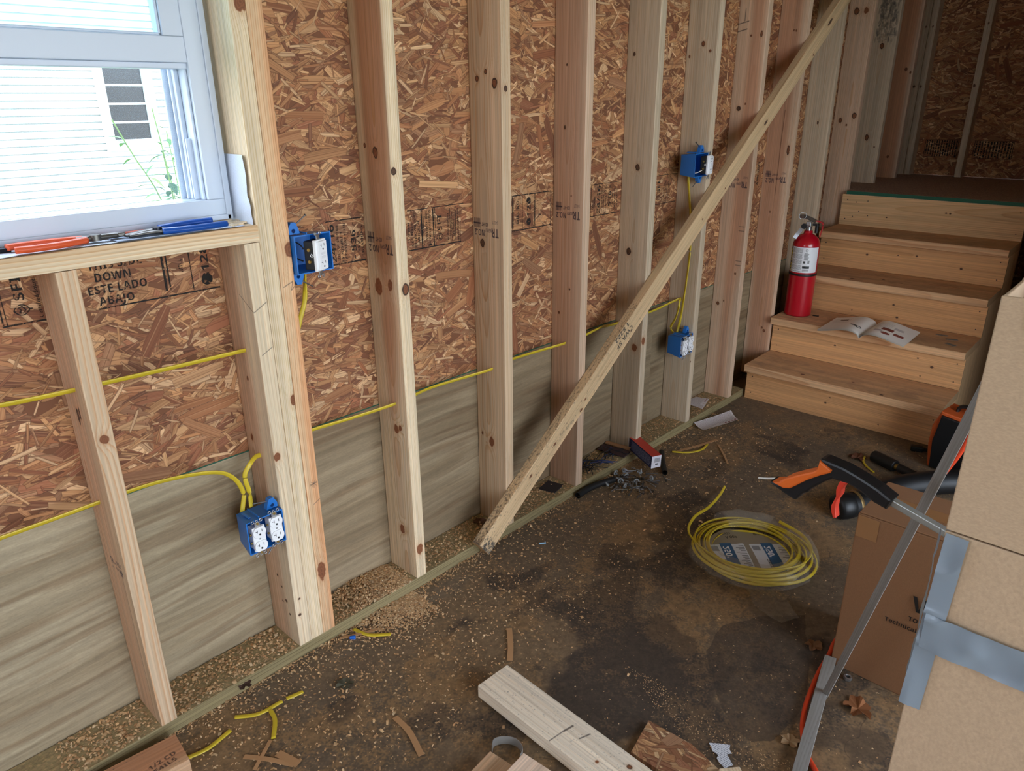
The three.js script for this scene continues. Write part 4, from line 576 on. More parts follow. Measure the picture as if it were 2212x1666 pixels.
// ---------------------------------------------------------------- cartons and tools on the right
const CARD = (r, g, b, s) => new THREE.MeshStandardMaterial({ map: grainNoise(r, g, b, .07, s, .5), roughness: .86 });
{
  const t = thing('tall_carton', 'tall pale cardboard carton at the right edge, patched with grey duct tape', 'carton', [1.535, 0, .217]);
  const m = CARD(188, 160, 130, 161), W = 1.3, H = 1.235, dp = .115;  // unseen width stretched so the carton blocks more doorway light
  mesh('front_panel', [at(rbox(W, .92, .005, .0018), W / 2, .46, -.0025), at(rbox(W, H - .923, .005, .0018), W / 2, .9215 + (H - .9215) / 2, -.002)], m, t);
  mesh('back_panel', at(rbox(W, H, .005, .0018), W / 2, H / 2, -dp), m, t); mesh('side_panel', at(rbox(.005, H - .31 - .02, dp - .008, .0018), .004, (H - .33) / 2, -dp / 2), m, t); mesh('side_panel', at(rbox(.005, .26, dp - .008, .0018), .004, H - .13, -dp / 2), m, t); mesh('side_panel', at(rbox(.005, H, dp - .008, .0018), W - .004, H / 2, -dp / 2), m, t); mesh('bottom_flap', at(rbox(W - .01, .005, dp - .01, .0018), W / 2, .004, -dp / 2), m, t);
  const TAPE = phy(0x93a0ac, .3, { metalness: .25, side: THREE.DoubleSide });
  const tape = (w, h, sx, sy, amp, seed) => { const g = new THREE.PlaneGeometry(w, h, sx, sy), p = g.attributes.position; for (let i = 0; i < p.count; i++) { const x = p.getX(i), y = p.getY(i), n = fbm(x * 30 + 3, y * 22, seed, 3), rdg = 1 - Math.abs(2 * fbm(x * 16 + 7, y * 16, seed + 4, 2) - 1); p.setZ(i, .0012 + amp * (n * .5 + Math.pow(rdg, 4) * .7)); } g.computeVertexNormals(); return g; };
  mesh('duct_tape', at(tape(.027, .285, 10, 60, .006, 71), .0115, .777, .0005, 0, 0, -.03), TAPE, t); mesh('duct_tape', at(tape(.03, .28, 8, 60, .003, 73), -.0042, .775, -.012, 0, -1.35, 0), TAPE, t);
  mesh('duct_tape', at(tape(.7, .056, 140, 14, .007, 75), .352, .766, .003, 0, 0, -.0), TAPE, t); mesh('duct_tape', at(tape(.06, .036, 10, 8, .001, 77), .062, 1.217, .0006), TAPE, t);
}
{ // reaching grabber: outline in its own upright plane
  const t = thing('reacher_grabber', 'reaching grabber with black and orange pistol grip, its shaft stuck into the carton', 'grabber', [1.3662, .8844, .0831]);
  const S = V(.9719, -.2217, .0788).normalize(), U = V(.221, .9751, .0179).normalize(), N = V().crossVectors(S, U).normalize();
  t.quaternion.setFromRotationMatrix(new THREE.Matrix4().makeBasis(S, V().crossVectors(N, S), N));
  const BK = phy(0x15171b, .38), ORG = phy(0xe2691f, .5), RD = phy(0xe6402a, .4), AL = std(0xb3b8b6, .35, { metalness: .55 });
  const body = [[-.0445, .0107], [-.0396, .0129], [-.0065, .0181], [.02, .0177], [.051, .0154], [.075, .0106], [.0731, -.0091], [.0523, -.0094], [.0276, -.0047], [.0071, -.0041], [-.0055, -.0081], [-.0152, -.01], [-.0253, -.0236], [-.0351, -.0409], [-.0399, -.0502], [-.0421, -.0576], [-.0482, -.0639], [-.0516, -.0733], [-.0549, -.0827], [-.0597, -.0841], [-.0779, -.0829], [-.1058, -.0811], [-.1051, -.0755], [-.0925, -.0729], [-.0821, -.0690], [-.0687, -.0466], [-.0451, -.0152], [-.0403, -.0062]];
  mesh('handle', at(extrude(body, .022, .004), 0, 0, -.013), BK, t);
  const org = [[-.0437, .0088], [-.021, .0047], [-.0212, -.001], [-.0349, -.0159], [-.0505, -.0361], [-.0632, -.0566], [-.0698, -.0667], [-.0798, -.0725], [-.0904, -.0735], [-.1012, -.0738], [-.0898, -.0654], [-.081, -.0511], [-.0651, -.0334], [-.0456, -.0139], [-.0419, -.0064]];
  mesh('grip_inlay', at(extrude(org, .024, .003), 0, 0, -.010), ORG, t);
  const tr = [[-.0047, -.0081], [.0072, -.0062], [.0037, -.0111], [.0026, -.0223], [.0049, -.0321], [.0028, -.0451], [.0057, -.0585], [.0127, -.074], [.0092, -.0776], [.0025, -.0688], [-.0018, -.0581], [-.0008, -.04], [-.0053, -.0278], [-.0057, -.0157]];
  mesh('trigger', at(extrude(tr, .012, .002), 0, 0, -.007), RD, t);
  mesh('shaft', at(rbox(.16, .0125, .012, .003), .145, .0005, -.003), AL, t); mesh('pivot_screw', at(cyl(.0028, .002, 14), .0007, .0005, .0098, Math.PI / 2), STEEL, t);
}
{ // brown carton on the floor
  const t = thing('brown_carton', 'dark brown shipping carton standing on the floor behind the tall carton', 'carton', [1.222, 0, -.557]);
  const m = CARD(138, 98, 66, 165); mesh('body', [at(rbox(.42, .473, .212, .003), .21, .2365, -.108)], m, t);
  mesh('top_flap', [at(rbox(.414, .004, .103, .0015), .21, .476, -.054), at(rbox(.414, .004, .103, .0015), .21, .4755, -.161)], m, t); mesh('packing_tape', [at(rbox(.05, .06, .0008, .0003), .028, .44, .0006), at(rbox(.4, .0008, .05, .0003), .2, .4786, -.106)], phy(0x9a6f48, .35), t);
  const c = canvas(512, 384), g = c.getContext('2d'); g.fillStyle = '#17120e'; g.font = 'bold 150px sans-serif'; g.fillText('V', 150, 150); g.font = 'bold 44px sans-serif'; g.fillText('TO', 150, 230); g.font = 'bold 42px sans-serif'; g.fillText('Technical', 20, 300);
  const d = mesh('printed_mark', new THREE.PlaneGeometry(.2, .15), new THREE.MeshStandardMaterial({ map: ctex(c, { clamp: true }), transparent: true, roughness: .8 }), t); d.position.set(.2, .246, .0012); d.castShadow = false;
}
const WEATHER = timber({ W: .022, T: .01, L: 1.3, seed: 171, base: [150, 148, 146], late: [104, 100, 98], ring: .003, contrast: .7, grey: .4, pxm: 500 });
{
  let m = one('trim_strip', 'weathered grey wood strip leaning up behind the tall carton', 'wood strip', board(.016, .009, 1.3, .001), [WEATHER, WEATHER]); m.castShadow = true;
  const a = V(1.25, .0, -.42), b = V(1.512, 1.091, .05); lay(m, a.toArray(), b.clone().sub(a).toArray(), [1, 0, .1]);
  m = one('trim_strip', 'weathered grey wood strip lying on the floor beside the orange cord', 'wood strip', board(.03, .012, .75, .001), [WEATHER, WEATHER]); lay(m, [1.207, .0125, -.55], [.085, 0, .39], [1, 0, -.2]); m.position.y = .0125;
}
one('extension_cord', 'orange extension cord curving along the floor past the brown carton', 'cord', tube([[1.34, .008, -.83], [1.23, .008, -.79], [1.203, .008, -.72], [1.203, .008, -.634], [1.211, .008, -.576], [1.216, .008, -.5], [1.228, .01, -.414], [1.24, .012, -.35], [1.256, .01, -.294], [1.275, .008, -.252], [1.301, .008, -.21], [1.335, .008, -.178], [1.4, .008, -.12]], .0065, 90, 12), phy(0xd8431f, .45));
one('extension_cord', 'orange cord hanging down behind the brown carton and the leaning strip', 'cord', tube([[1.645, 1.225, .086], [1.635, 1.2, .05], [1.56, 1.06, -.4], [1.47, .9, -.8], [1.40, .74, -1.0], [1.36, .62, -1.0], [1.336, .521, -1.0], [1.309, .445, -1.0], [1.284, .383, -1.0], [1.27, .30, -.99], [1.262, .1, -.96], [1.28, .01, -.9]], .008, 110, 12), phy(0xd8431f, .45));
{ // orange-black tool case by the stairs
  const t = thing('tool_case', 'black and orange tool case standing against the right end of the stairs', 'tool case', [1.068, 0, -1.975], -.12);
  const prof = [[0, 0], [.24, 0], [.24, .23], [.012, .25], [-.012, .18], [-.014, .1]]; mesh('shell', at(extrude(prof, .12, .006), 0, .004, -.135), phy(0xb9511f, .45), t);
  mesh('front_panel', at(extrude([[.012, .004], [.236, .004], [.232, .212], [.02, .236], [.004, .12]], .012, .003), 0, .004, -.012), phy(0x0d0e10, .42), t);
  mesh('handle', sweep([[.05, .245, -.07], [.06, .272, -.07], [.11, .278, -.07], [.15, .262, -.07], [.155, .235, -.07]], .028, .014, { seg: 24 }), phy(0x101113, .45), t);
}
{
  const t = thing('black_hose', 'thick black hose with a brass clamp lying behind the brown carton', 'hose', [0, 0, 0]);
  mesh('hose_body', new THREE.TubeGeometry(crv([[.962, .05, -1.33], [1.0, .052, -1.40], [1.05, .06, -1.55], [1.13, .07, -1.66], [1.24, .08, -1.76], [1.4, .1, -1.82]]), 50, .046, 18, false), phy(0x0e0f11, .5), t);
  const cap = mesh('hose_end', at(lathe([[0, 0], [.03, .002], [.045, .012], [.05, .04], [.05, .06], [.046, .062]], 30), 0, 0, 0), phy(0x0c0d0e, .45), t); cap.position.set(.945, .05, -1.30); cap.quaternion.setFromUnitVectors(V(0, 1, 0), V(.45, 0, -.9).normalize());
  const cl = mesh('clamp', at(lathe([[.0465, 0], [.0485, 0], [.0485, .012], [.0465, .012]], 30), 0, 0, 0), std(0x9a7f52, .35, { metalness: .8 }), t); cl.position.set(.982, .0515, -1.368); cl.quaternion.setFromUnitVectors(V(0, 1, 0), V(.45, 0, -.9).normalize());
}
{
  const t = thing('black_canister', 'small black cylinder with a metal tip lying on the floor near the stairs', 'canister', [.938, .0255, -1.862], 0);
  const q = new THREE.Quaternion().setFromUnitVectors(V(0, 1, 0), V(.93, 0, .37).normalize());
  const b = mesh('body', lathe([[0, -.055], [.022, -.055], [.025, -.05], [.025, .05], [.022, .055], [0, .055]], 28), std(0x101112, .45), t); b.quaternion.copy(q); const n = mesh('tip', at(cyl(.012, .02, 16), 0, .065, 0), BRASS, t); n.quaternion.copy(q);
  const h = mesh('spout', at(cyl(.018, .12, 16), 0, .13, 0), std(0x0f1012, .5), t); h.quaternion.copy(q);
}
one('plug_adapter', 'little black plug lying by the foot of the stairs', 'plug', [at(rbox(.05, .024, .03, .006), 0, .012, 0), at(rbox(.02, .014, .016, .003), .03, .012, 0)], std(0x111214, .5), [.995, 0, -2.11], .3);
one('cable_scrap', 'curved yellow cable scrap beside the black cylinder', 'cable scrap', sweep([[.852, .005, -1.89], [.86, .005, -1.85], [.885, .005, -1.81], [.93, .005, -1.77]], .009, .005), YEL);
// ---------------------------------------------------------------- coil of cable in its torn wrapper
{
  const t = thing('cable_coil', 'coil of yellow cable in torn clear wrapping on the floor', 'cable coil', [.826, 0, -.883]);
  const path = []; let a = 0; const N = 11;
  for (let k = 0; k < N; k++) { const pts = [], r = .135 + .058 * ((k * .618) % 1), cx = gauss() * .012, cz = gauss() * .012, h = .008 + (k % 6) * .0068 + (k > 5 ? .006 : 0), ti = gauss() * .01, ph = rr(0, 6.28);
    for (let i = 0; i <= 40; i++) { const q = i / 40 * Math.PI * 2 * 1.0 + ph; const ee = 1 + .05 * Math.sin(2 * q + k); pts.push([cx + Math.cos(q) * r * ee, h + ti * Math.sin(q + k), cz + Math.sin(q) * r * ee]); }
    mesh('cable_turn', sweep(pts, .0105, .0062, { seg: 90, n: 8, twist: () => 1.2, caps: false }), YEL, t); }
  mesh('loose_end', sweep([[.542, .012, -1.239], [.575, .03, -1.13], [.60, .045, -1.0], [.60, .05, -.90], [.635, .052, -.80], [.72, .054, -.74], [.82, .056, -.72], [.93, .058, -.76], [1.0, .058, -.85], [1.0, .058, -.95], [.94, .056, -1.03], [.84, .056, -1.065]].map(p => [p[0] - .826, p[1], p[2] + .883]), .0112, .0064, { seg: 120, twist: () => 1.1 }), YEL, t);
  const c = canvas(640, 512), g = c.getContext('2d'); g.fillStyle = '#8f8474'; g.fillRect(0, 0, 640, 512); g.fillStyle = '#1a1814'; g.font = 'bold 34px sans-serif'; g.save(); g.translate(640, 0); g.scale(-1, 1); g.fillText('12-2 NM-B', 60, 70); g.fillText('600 V', 360, 110); g.font = '28px sans-serif'; g.fillText('CERRO', 400, 70);
  for (const x of [40, 340]) { g.fillStyle = '#cfd2d6'; g.fillRect(x, 170, 260, 260); g.fillStyle = '#255a86'; g.fillRect(x + 90, 160, 84, 280); g.fillStyle = '#e6e8ea'; g.save(); g.translate(x + 116, 190); g.rotate(Math.PI / 2); g.font = 'bold 62px sans-serif'; g.fillText("250'", 0, 0); g.restore(); g.fillStyle = '#44484c'; for (let i = 0; i < 14; i++) g.fillRect(x + 8, 190 + i * 16, rr(30, 72), 5); for (let i = 0; i < 16; i++) g.fillRect(x + 196 + i * 3.4, 190, 2, 50); g.fillStyle = '#30343a'; g.save(); g.translate(x + 190, 420); g.rotate(-Math.PI / 2); g.font = 'bold 30px sans-serif'; g.fillText('CERRO', 0, 0); g.restore(); } g.restore();
  const lg = new THREE.CircleGeometry(.15, 40); lg.rotateX(-Math.PI / 2); const lp = lg.attributes.position; for (let i = 0; i < lp.count; i++) lp.setY(i, .006 + .012 * fbm(lp.getX(i) * 20, lp.getZ(i) * 20, 5, 2)); lg.computeVertexNormals();
  mesh('printed_wrapper', lg, new THREE.MeshStandardMaterial({ map: ctex(c, { clamp: true }), roughness: .4, side: THREE.DoubleSide }), t, 'printed plastic with white and blue panels inside the coil').rotation.y = .75;
  const FILM = phy(0xbfb8aa, .18, { transparent: true, opacity: .17, side: THREE.DoubleSide });
  const wrap = (a0, a1, r0, seed) => { const g2 = new THREE.PlaneGeometry(1, 1, 46, 22), p = g2.attributes.position; for (let i = 0; i < p.count; i++) { const u = p.getX(i) + .5, v = p.getY(i) + .5, an = a0 + (a1 - a0) * u, b = -.35 + v * 3.3, w = .034 + .012 * fbm(u * 9, v * 7, seed, 3) + .006 * Math.abs(fbm(u * 22, v * 14, seed + 3, 2) - .5), r = r0 + Math.cos(b) * w * 1.1; p.setXYZ(i, Math.cos(an) * r, Math.max(.003, .03 + Math.sin(b) * w), Math.sin(an) * r); } g2.computeVertexNormals(); return g2; };
  mesh('clear_wrap', wrap(.1, 2.3, .168, 90), FILM, t); mesh('clear_wrap', wrap(3.6, 4.7, .165, 94), FILM, t); mesh('clear_wrap', wrap(5.2, 6.2, .17, 97), FILM, t);
  const fl = new THREE.PlaneGeometry(.17, .11, 18, 12); fl.rotateX(-Math.PI / 2); const fp = fl.attributes.position; for (let i = 0; i < fp.count; i++) { const x = fp.getX(i), z = fp.getZ(i), k = fbm(x * 18 + 3, z * 18, 99, 3); fp.setXYZ(i, x + (k - .5) * .03, .003 + k * .014, z * (1 - .4 * Math.abs(x) / .085) + (fbm(x * 30, 1, 98, 2) - .5) * .02); } fl.computeVertexNormals();
  const f = mesh('loose_film', fl, FILM, t); f.position.set(.17, .0, .20); f.rotation.y = -.5;
}
// ---------------------------------------------------------------- scraps on the floor
const scrap = (label, pts) => one('cable_scrap', label, 'cable scrap', sweep(pts.map(p => [p[0], .0045, p[1]]), .0115, .006, { seg: 24 }), YEL, null, 0, 'yellow cable scraps');
scrap('long curved yellow cable scrap nearest the crumpled dark leaf', [[.202, .649], [.236, .602], [.242, .54]]);
scrap('shortest yellow cable scrap, end to end with the curved one', [[.243, .528], [.253, .485]]);
scrap('yellow cable scrap pointing towards the camera below the curved one', [[.246, .576], [.284, .585], [.332, .617]]);
scrap('yellow cable scrap beside the printed board end at lower left', [[.235, .784], [.244, .739], [.233, .677]]);
scrap('thin yellow cable scrap by the blue wire nut in the sawdust', [[.149, .25], [.202, .235], [.246, .19]]);
scrap('bent yellow cable scrap near the screw carton', [[.216, -1.38], [.272, -1.42], [.30, -1.48], [.293, -1.549]]);
one('wire_sheath', 'short white wire sheath on the floor near the grabber', 'wire', tube([[.60, .004, -1.41], [.63, .004, -1.43], [.67, .004, -1.47]], .0035, 16, 8), std(0xd9d4c8, .5));
const KRAFT = std(0xb58a60, .85), kstrip = (label, pts, w = .014) => one('paper_strip', label, 'paper strip', sweep(pts.map((p, i) => [p[0], .004 + (i % 2) * .002, p[1]]), w, .0012, { seg: 24, round: false }), KRAFT, null, 0, 'brown paper strips');
kstrip('brown paper strip lying straight above the big timber offcut', [[.481, -.061], [.537, -.007], [.573, .035]], .016);
kstrip('curved brown paper strip in the middle of the dark floor', [[.497, .375], [.561, .381], [.635, .405]], .015);
kstrip('brown paper strip lowest left, crossing a thinner one', [[.329, .692], [.38, .658], [.436, .625]], .012);
kstrip('broad short brown paper strip right of the crossed pair', [[.379, .633], [.444, .617]], .02);
kstrip('thin brown paper strip running under the crossed pair', [[.332, .625], [.355, .655], [.381, .694]], .009);
kstrip('brown paper strip leaning on the plate next to the sawdust heap', [[.15, .30], [.175, .26], [.2, .2]], .01);
kstrip('brown paper strip behind the bent yellow scrap', [[.23, -1.40], [.27, -1.50], [.30, -1.62]], .014);
kstrip('long thin brown strip trailing right of the bent yellow scrap', [[.33, -1.58], [.40, -1.50], [.45, -1.44]], .008);
{ // leaflets
  const c = canvas(256, 512), g = c.getContext('2d'); g.fillStyle = '#ddd6d6'; g.fillRect(0, 0, 256, 512); g.fillStyle = 'rgba(80,60,66,.75)'; for (let i = 0; i < 44; i++) { let x = 14; while (x < 240) { const w = rr(5, 24); if (i < 12 || x > 60) g.fillRect(x, 12 + i * 11, w, 4); x += w + 5; } } g.fillStyle = '#8a4a4a'; for (const y of [330, 380, 430, 470]) g.fillRect(24, y, 30, 24);
  const PM = new THREE.MeshStandardMaterial({ map: ctex(c, { clamp: true }), roughness: .7, side: THREE.DoubleSide });
  const quad = (P, bend) => { const n = 10, g2 = new THREE.PlaneGeometry(1, 1, n, n), p = g2.attributes.position; for (let i = 0; i < p.count; i++) { const u = p.getX(i) + .5, v = p.getY(i) + .5; const q = k => (P[0][k] * (1 - u) + P[1][k] * u) * v + (P[3][k] * (1 - u) + P[2][k] * u) * (1 - v); p.setXYZ(i, q(0), .003 + bend(u, v), q(1)); } g2.computeVertexNormals(); return g2; };
  one('leaflet', 'folded white instruction leaflet lying on the concrete by the plate', 'leaflet', quad([[.214, -1.656], [.14, -1.693], [.211, -1.919], [.287, -1.847]], (u, v) => .006 + .02 * Math.pow(v < .5 ? 0 : 0, 2) + .014 * Math.pow(Math.abs(u - .45) * 1.4, 2) + .012 * (1 - v) * (1 - v)), PM);
  one('leaflet', 'white leaflet corner showing on the plate between the last studs', 'leaflet', at(quad([[.115, -1.815], [.01, -1.80], [.012, -1.93], [.075, -1.95]], (u, v) => .01 * u * v), 0, T2, 0), PM);
}
{ // open carton of screws, dark blue and red
  const t = thing('screw_carton', 'dark blue and red screw carton lying tipped on the plate edge', 'carton', [.193, .036, -1.195], .0);
  const g = new THREE.Group(); g.name = 'carton'; t.add(g); const q = V(.16, -.004, .075);
  const c = canvas(512, 128), x = c.getContext('2d'); x.fillStyle = '#1b1e48'; x.fillRect(0, 0, 512, 128); x.fillStyle = 'rgba(190,195,215,.75)'; for (let i = 0; i < 9; i++) { let u = 40 + rr(0, 20); while (u < 470) { const w = rr(10, 40); x.fillRect(u, 16 + i * 11, w, 5); u += w + 9; } } const side = new THREE.MeshStandardMaterial({ map: ctex(c, { clamp: true }), roughness: .5 });
  const b = canvas(128, 128), y = b.getContext('2d'); y.fillStyle = '#dedbe0'; y.fillRect(0, 0, 128, 128); y.fillStyle = '#222'; for (let i = 0; i < 14; i++) y.fillRect(40 + i * 5, 24, i % 3 ? 2 : 3, 46); y.fillRect(54, 84, 40, 14); const end = new THREE.MeshStandardMaterial({ map: ctex(b, { clamp: true }), roughness: .5 });
  const red = std(0xb8392c, .5), box = mesh('carton_body', new THREE.BoxGeometry(.175, .055, .045), [end, std(0xd9d6d8, .6), red, red, side, side], g); box.rotation.y = -.42; box.rotation.z = -.06; box.position.y = .028;
  const fl = mesh('open_flap', at(rbox(.03, .05, .0012, .0004), 0, 0, 0), std(0xdcd9dc, .6), g); fl.position.set(-.098, .03, -.02); fl.rotation.y = 2.2;
}
const RUB = std(0x121315, .6), PIPE = std(0x16181b, .55);
one('rubber_tube', 'ribbed black rubber tube lying along the plate', 'tube', tube([[.158, .013, -.79], [.156, .014, -.86], [.166, .014, -.92], [.185, .013, -.99]], .0125, 40, 14), RUB);
one('rubber_tube', 'black tube with a pale end lying behind the screw carton', 'tube', [tube([[.19, .012, -1.335], [.24, .012, -1.265], [.305, .012, -1.18]], .011, 20, 14)], PIPE);
// spilled nails, screws and clips
{
  const nl = mergeGeometries([flat(cyl(.0016, .042, 7)), flat(at(cyl(.0036, .0014, 10), 0, .021, 0))]), G = 'spilled nails by the plate', dk = std(0x4c4844, .45, { metalness: .8 }), mats = [NAIL, dk, STEEL];
  for (let i = 0; i < 70; i++) { const r = Math.abs(gauss()); const x = .165 + rnd() * .17, z = -.93 - rnd() * .21 + (x - .2) * -.15; const m = one('nail', 'loose nail in the spill beside the screw carton', 'nail', nl, mats[i % 3], [x, .003 + rnd() * .01, z], 0, G); m.rotation.set(Math.PI / 2 + gauss() * .25, 0, rr(0, 6.28), 'XYZ'); m.scale.y = rr(.7, 1.25); }
  const clip = mergeGeometries([flat(at(new THREE.TorusGeometry(.009, .0035, 8, 16, 4.6), 0, .009, 0)), flat(at(rbox(.006, .012, .012, .001), .0, .005, 0))]), CM = std(0x8f9294, .5);
  for (const [x, z] of [[.155, -1.05], [.17, -1.09], [.20, -1.06], [.185, -.95], [.21, -1.0], [.26, -1.04], [.245, -.98], [.29, -1.1], [.225, -1.12]]) { const m = one('cable_clip', 'grey cable clip in the spill beside the screw carton', 'clip', clip, CM, [x, .003, z], rr(0, 6), 'spilled cable clips'); m.rotation.x = rr(-.5, .8); }
  const wr = std(0x14161e, .5);
  for (let i = 0; i < 34; i++) { const x = rr(.02, .12), z = rr(-1.2, -.93), a = rr(.5, 2.4), l = rr(.05, .13), m = one('black_wire_tie', 'black wire tie in the tangle between the studs', 'wire tie', tube([[-l / 2, 0, 0], [-l / 6, .006, rr(-.01, .01)], [l / 6, .004, rr(-.01, .01)], [l / 2, 0, 0]], .0018, 12, 6), i % 4 ? wr : std(0x26386a, .5), [x, T2 + .004 + rnd() * .01, z], a, 'black ties on the plate'); }
  one('shingle_strip', 'dark red and grey slatted strip lying on the plate between studs', 'strip', [at(rbox(.13, .006, .03, .001), 0, .003, 0), at(rbox(.13, .006, .026, .001), .004, .005, .034)], std(0x3c2626, .8), [.068, T2 + .006, -1.16], .12);
  one('wood_slat', 'pale thin wood slat on the dark strip between studs', 'slat', rbox(.115, .006, .022, .001), std(0xa27650, .8), [.062, T2 + .016, -1.187], .12);
  one('shingle_strip', 'dark shingle scrap on the plate left of the spilled ties', 'strip', rbox(.07, .004, .075, .001), std(0x2c2322, .9), [.07, T2 + .003, -.735], .2);
  one('wire_nut', 'blue wire nut in the sawdust by the plate', 'wire nut', lathe([[0, 0], [.006, 0], [.0062, .004], [.0045, .016], [0, .017]], 12), phy(0x1862c4, .4), [.182, .005, .268]).rotation.set(1.4, 0, .6);
  one('wall_anchor', 'pale blue wall anchor on the floor right of the brace foot', 'anchor', [at(cyl(.0025, .02, 8), 0, .003, 0, 0, 0, 1.57), at(cyl(.005, .002, 10), .011, .004, 0, 0, 0, 1.57)], phy(0x8fb4cc, .3), [.262, .001, -.46], .9);
  one('hex_nut', 'zinc hex nut on the floor in front of the brown carton', 'nut', (() => { const o = [], h = []; for (let i = 0; i < 6; i++) o.push([Math.cos(i * 1.0472) * .011, Math.sin(i * 1.0472) * .011]); for (let i = 0; i < 18; i++) h.push([Math.cos(i * .349) * .006, Math.sin(i * .349) * .006]); const g = extrude(o, .008, .0008, [h]); g.rotateX(-Math.PI / 2); return g; })(), STEEL, [1.28, .0015, -.527], .3);
}
// dry leaves
const dryLeaf = (label, x, y, z, s, c, r) => { const n = 26, P = [0, .012 * s, 0], I = []; for (let i = 0; i <= n; i++) { const a = i / n * 6.283, q = s * (.5 + .3 * Math.abs(Math.cos(a * 2.5)) + .12 * h3(i % n, 5, 9)); P.push(Math.cos(a) * q, .002 + .014 * h3((i % n) >> 1, 7, 3) * s / .05, Math.sin(a) * q * .8); } for (let i = 0; i < n; i++) I.push(0, i + 2, i + 1); const g = new THREE.BufferGeometry(); g.setAttribute('position', new THREE.Float32BufferAttribute(P, 3)); g.setAttribute('uv', new THREE.Float32BufferAttribute(new Float32Array(P.length / 3 * 2), 2)); g.setIndex(I); const q = g.toNonIndexed(); q.computeVertexNormals(); one('dry_leaf', label, 'leaf', q, std(c, .9, { side: THREE.DoubleSide }), [x, y, z], r); };
dryLeaf('crumpled dark leaf caught on the plate edge at left', .137, T2 * .6, .587, .028, 0x4a342a, .4); dryLeaf('brown leaf on the floor left of the brown carton', 1.163, .001, -.59, .035, 0x7c5637, 1.2); dryLeaf('large brown leaf on the floor in front of the brown carton', 1.338, .001, -.44, .05, 0x85532e, 2.2); dryLeaf('pale leaf fragment near the orange cord bend', 1.255, .001, -.225, .03, 0xa88a66, .6); dryLeaf('rusty leaf beside the black cylinder', .83, .001, -1.865, .05, 0x6b402a, 1.9); dryLeaf('leaf in the corner of plate and brace stud', .05, T2, -.37, .035, 0x5f412e, .3); dryLeaf('greenish leaf scrap on the grey concrete near the big timber', .31, .001, .395, .03, 0x4f4a38, .9);
// timber offcuts at the bottom of the picture
const off = (name, label, W, T, L, org, along, across, o) => { const t = thing('timber_offcut', label, 'timber', [0, 0, 0]); const m = mesh('board', board(W, T, L, .003), [timber({ W, T, L, pxm: 800, ...o }), endGrain], t); lay(m, org, along, across); return t; };
const speck = (g, X, Y, W, L, n) => { for (let i = 0; i < n; i++) { g.fillStyle = `rgba(60,56,52,${rr(.1, .5)})`; g.fillRect(X(rr(0, W)), Y(rr(0, L)), rr(.6, 2), rr(.6, 2)); } };
off('timber_offcut', 'big pale timber offcut pointing up from the bottom centre, pencil line across it', .105, .038, .82, [.622, .0595, .094], [.472, 0, .02], [.015, 0, .1], { seed: 201, base: [234, 219, 196], late: [198, 170, 134], ring: .007, contrast: .5, pith: [.02, .06], knots: [[.03, .42, .005, 1.2, .6], [.07, .36, .004, 1, .5], [.085, .52, .005, 1.5, .6]], marks: (g, X, Y) => { speck(g, X, Y, .105, .9, 700); pencil(g, X, Y, [[.03, .255], [.06, .25]], 3); pencil(g, X, Y, [[.055, .25], [.105, .245]], 1.5); pencil(g, X, Y, [[.02, .3], [.05, .29]], 2); } });
off('timber_offcut', 'thin flat timber under the right side of the big pale offcut', .06, .019, .6, [.80, .0205, .075], [.24, 0, .012], [0, 0, 1], { seed: 202, base: [196, 170, 136] });
off('timber_offcut', 'tan timber end at the bottom edge left of the big offcut', .088, .0375, .4, [.855, .039, .300], [.02, 0, .2], [-.09, 0, -.008], { seed: 203, base: [214, 180, 146], contrast: .35 });
off('timber_offcut', 'pinkish timber end touching the tan one at the bottom edge', .085, .037, .4, [.936, .0775, .279], [.03, 0, .4], [-.4, 0, .0], { seed: 204, base: [222, 196, 172], contrast: .4, late: [190, 150, 120] });
off('timber_offcut', 'printed timber offcut lying against the plate at lower left', .1, .038, .45, [.278, .0395, .794], [-.02, 0, .2], [-.1, 0, .012], { seed: 205, base: [206, 168, 132], heart: .06, marks: (g, X, Y, a, b) => { g.save(); g.translate(X(.035), Y(.035)); g.rotate(1.4); g.fillStyle = 'rgba(48,34,30,.85)'; g.font = 'bold 13px sans-serif'; g.fillText('1/2 CD', -28, 0); g.fillText('E4IL5', -26, 14); g.restore(); speck(g, X, Y, .1, .4, 200); } });
off('timber_offcut', 'small pale timber corner at the bottom edge right of the torn paper', .05, .03, .12, [1.211, .0305, -.052], [.4, 0, .35], [-.35, 0, .4], { seed: 206, base: PALE });
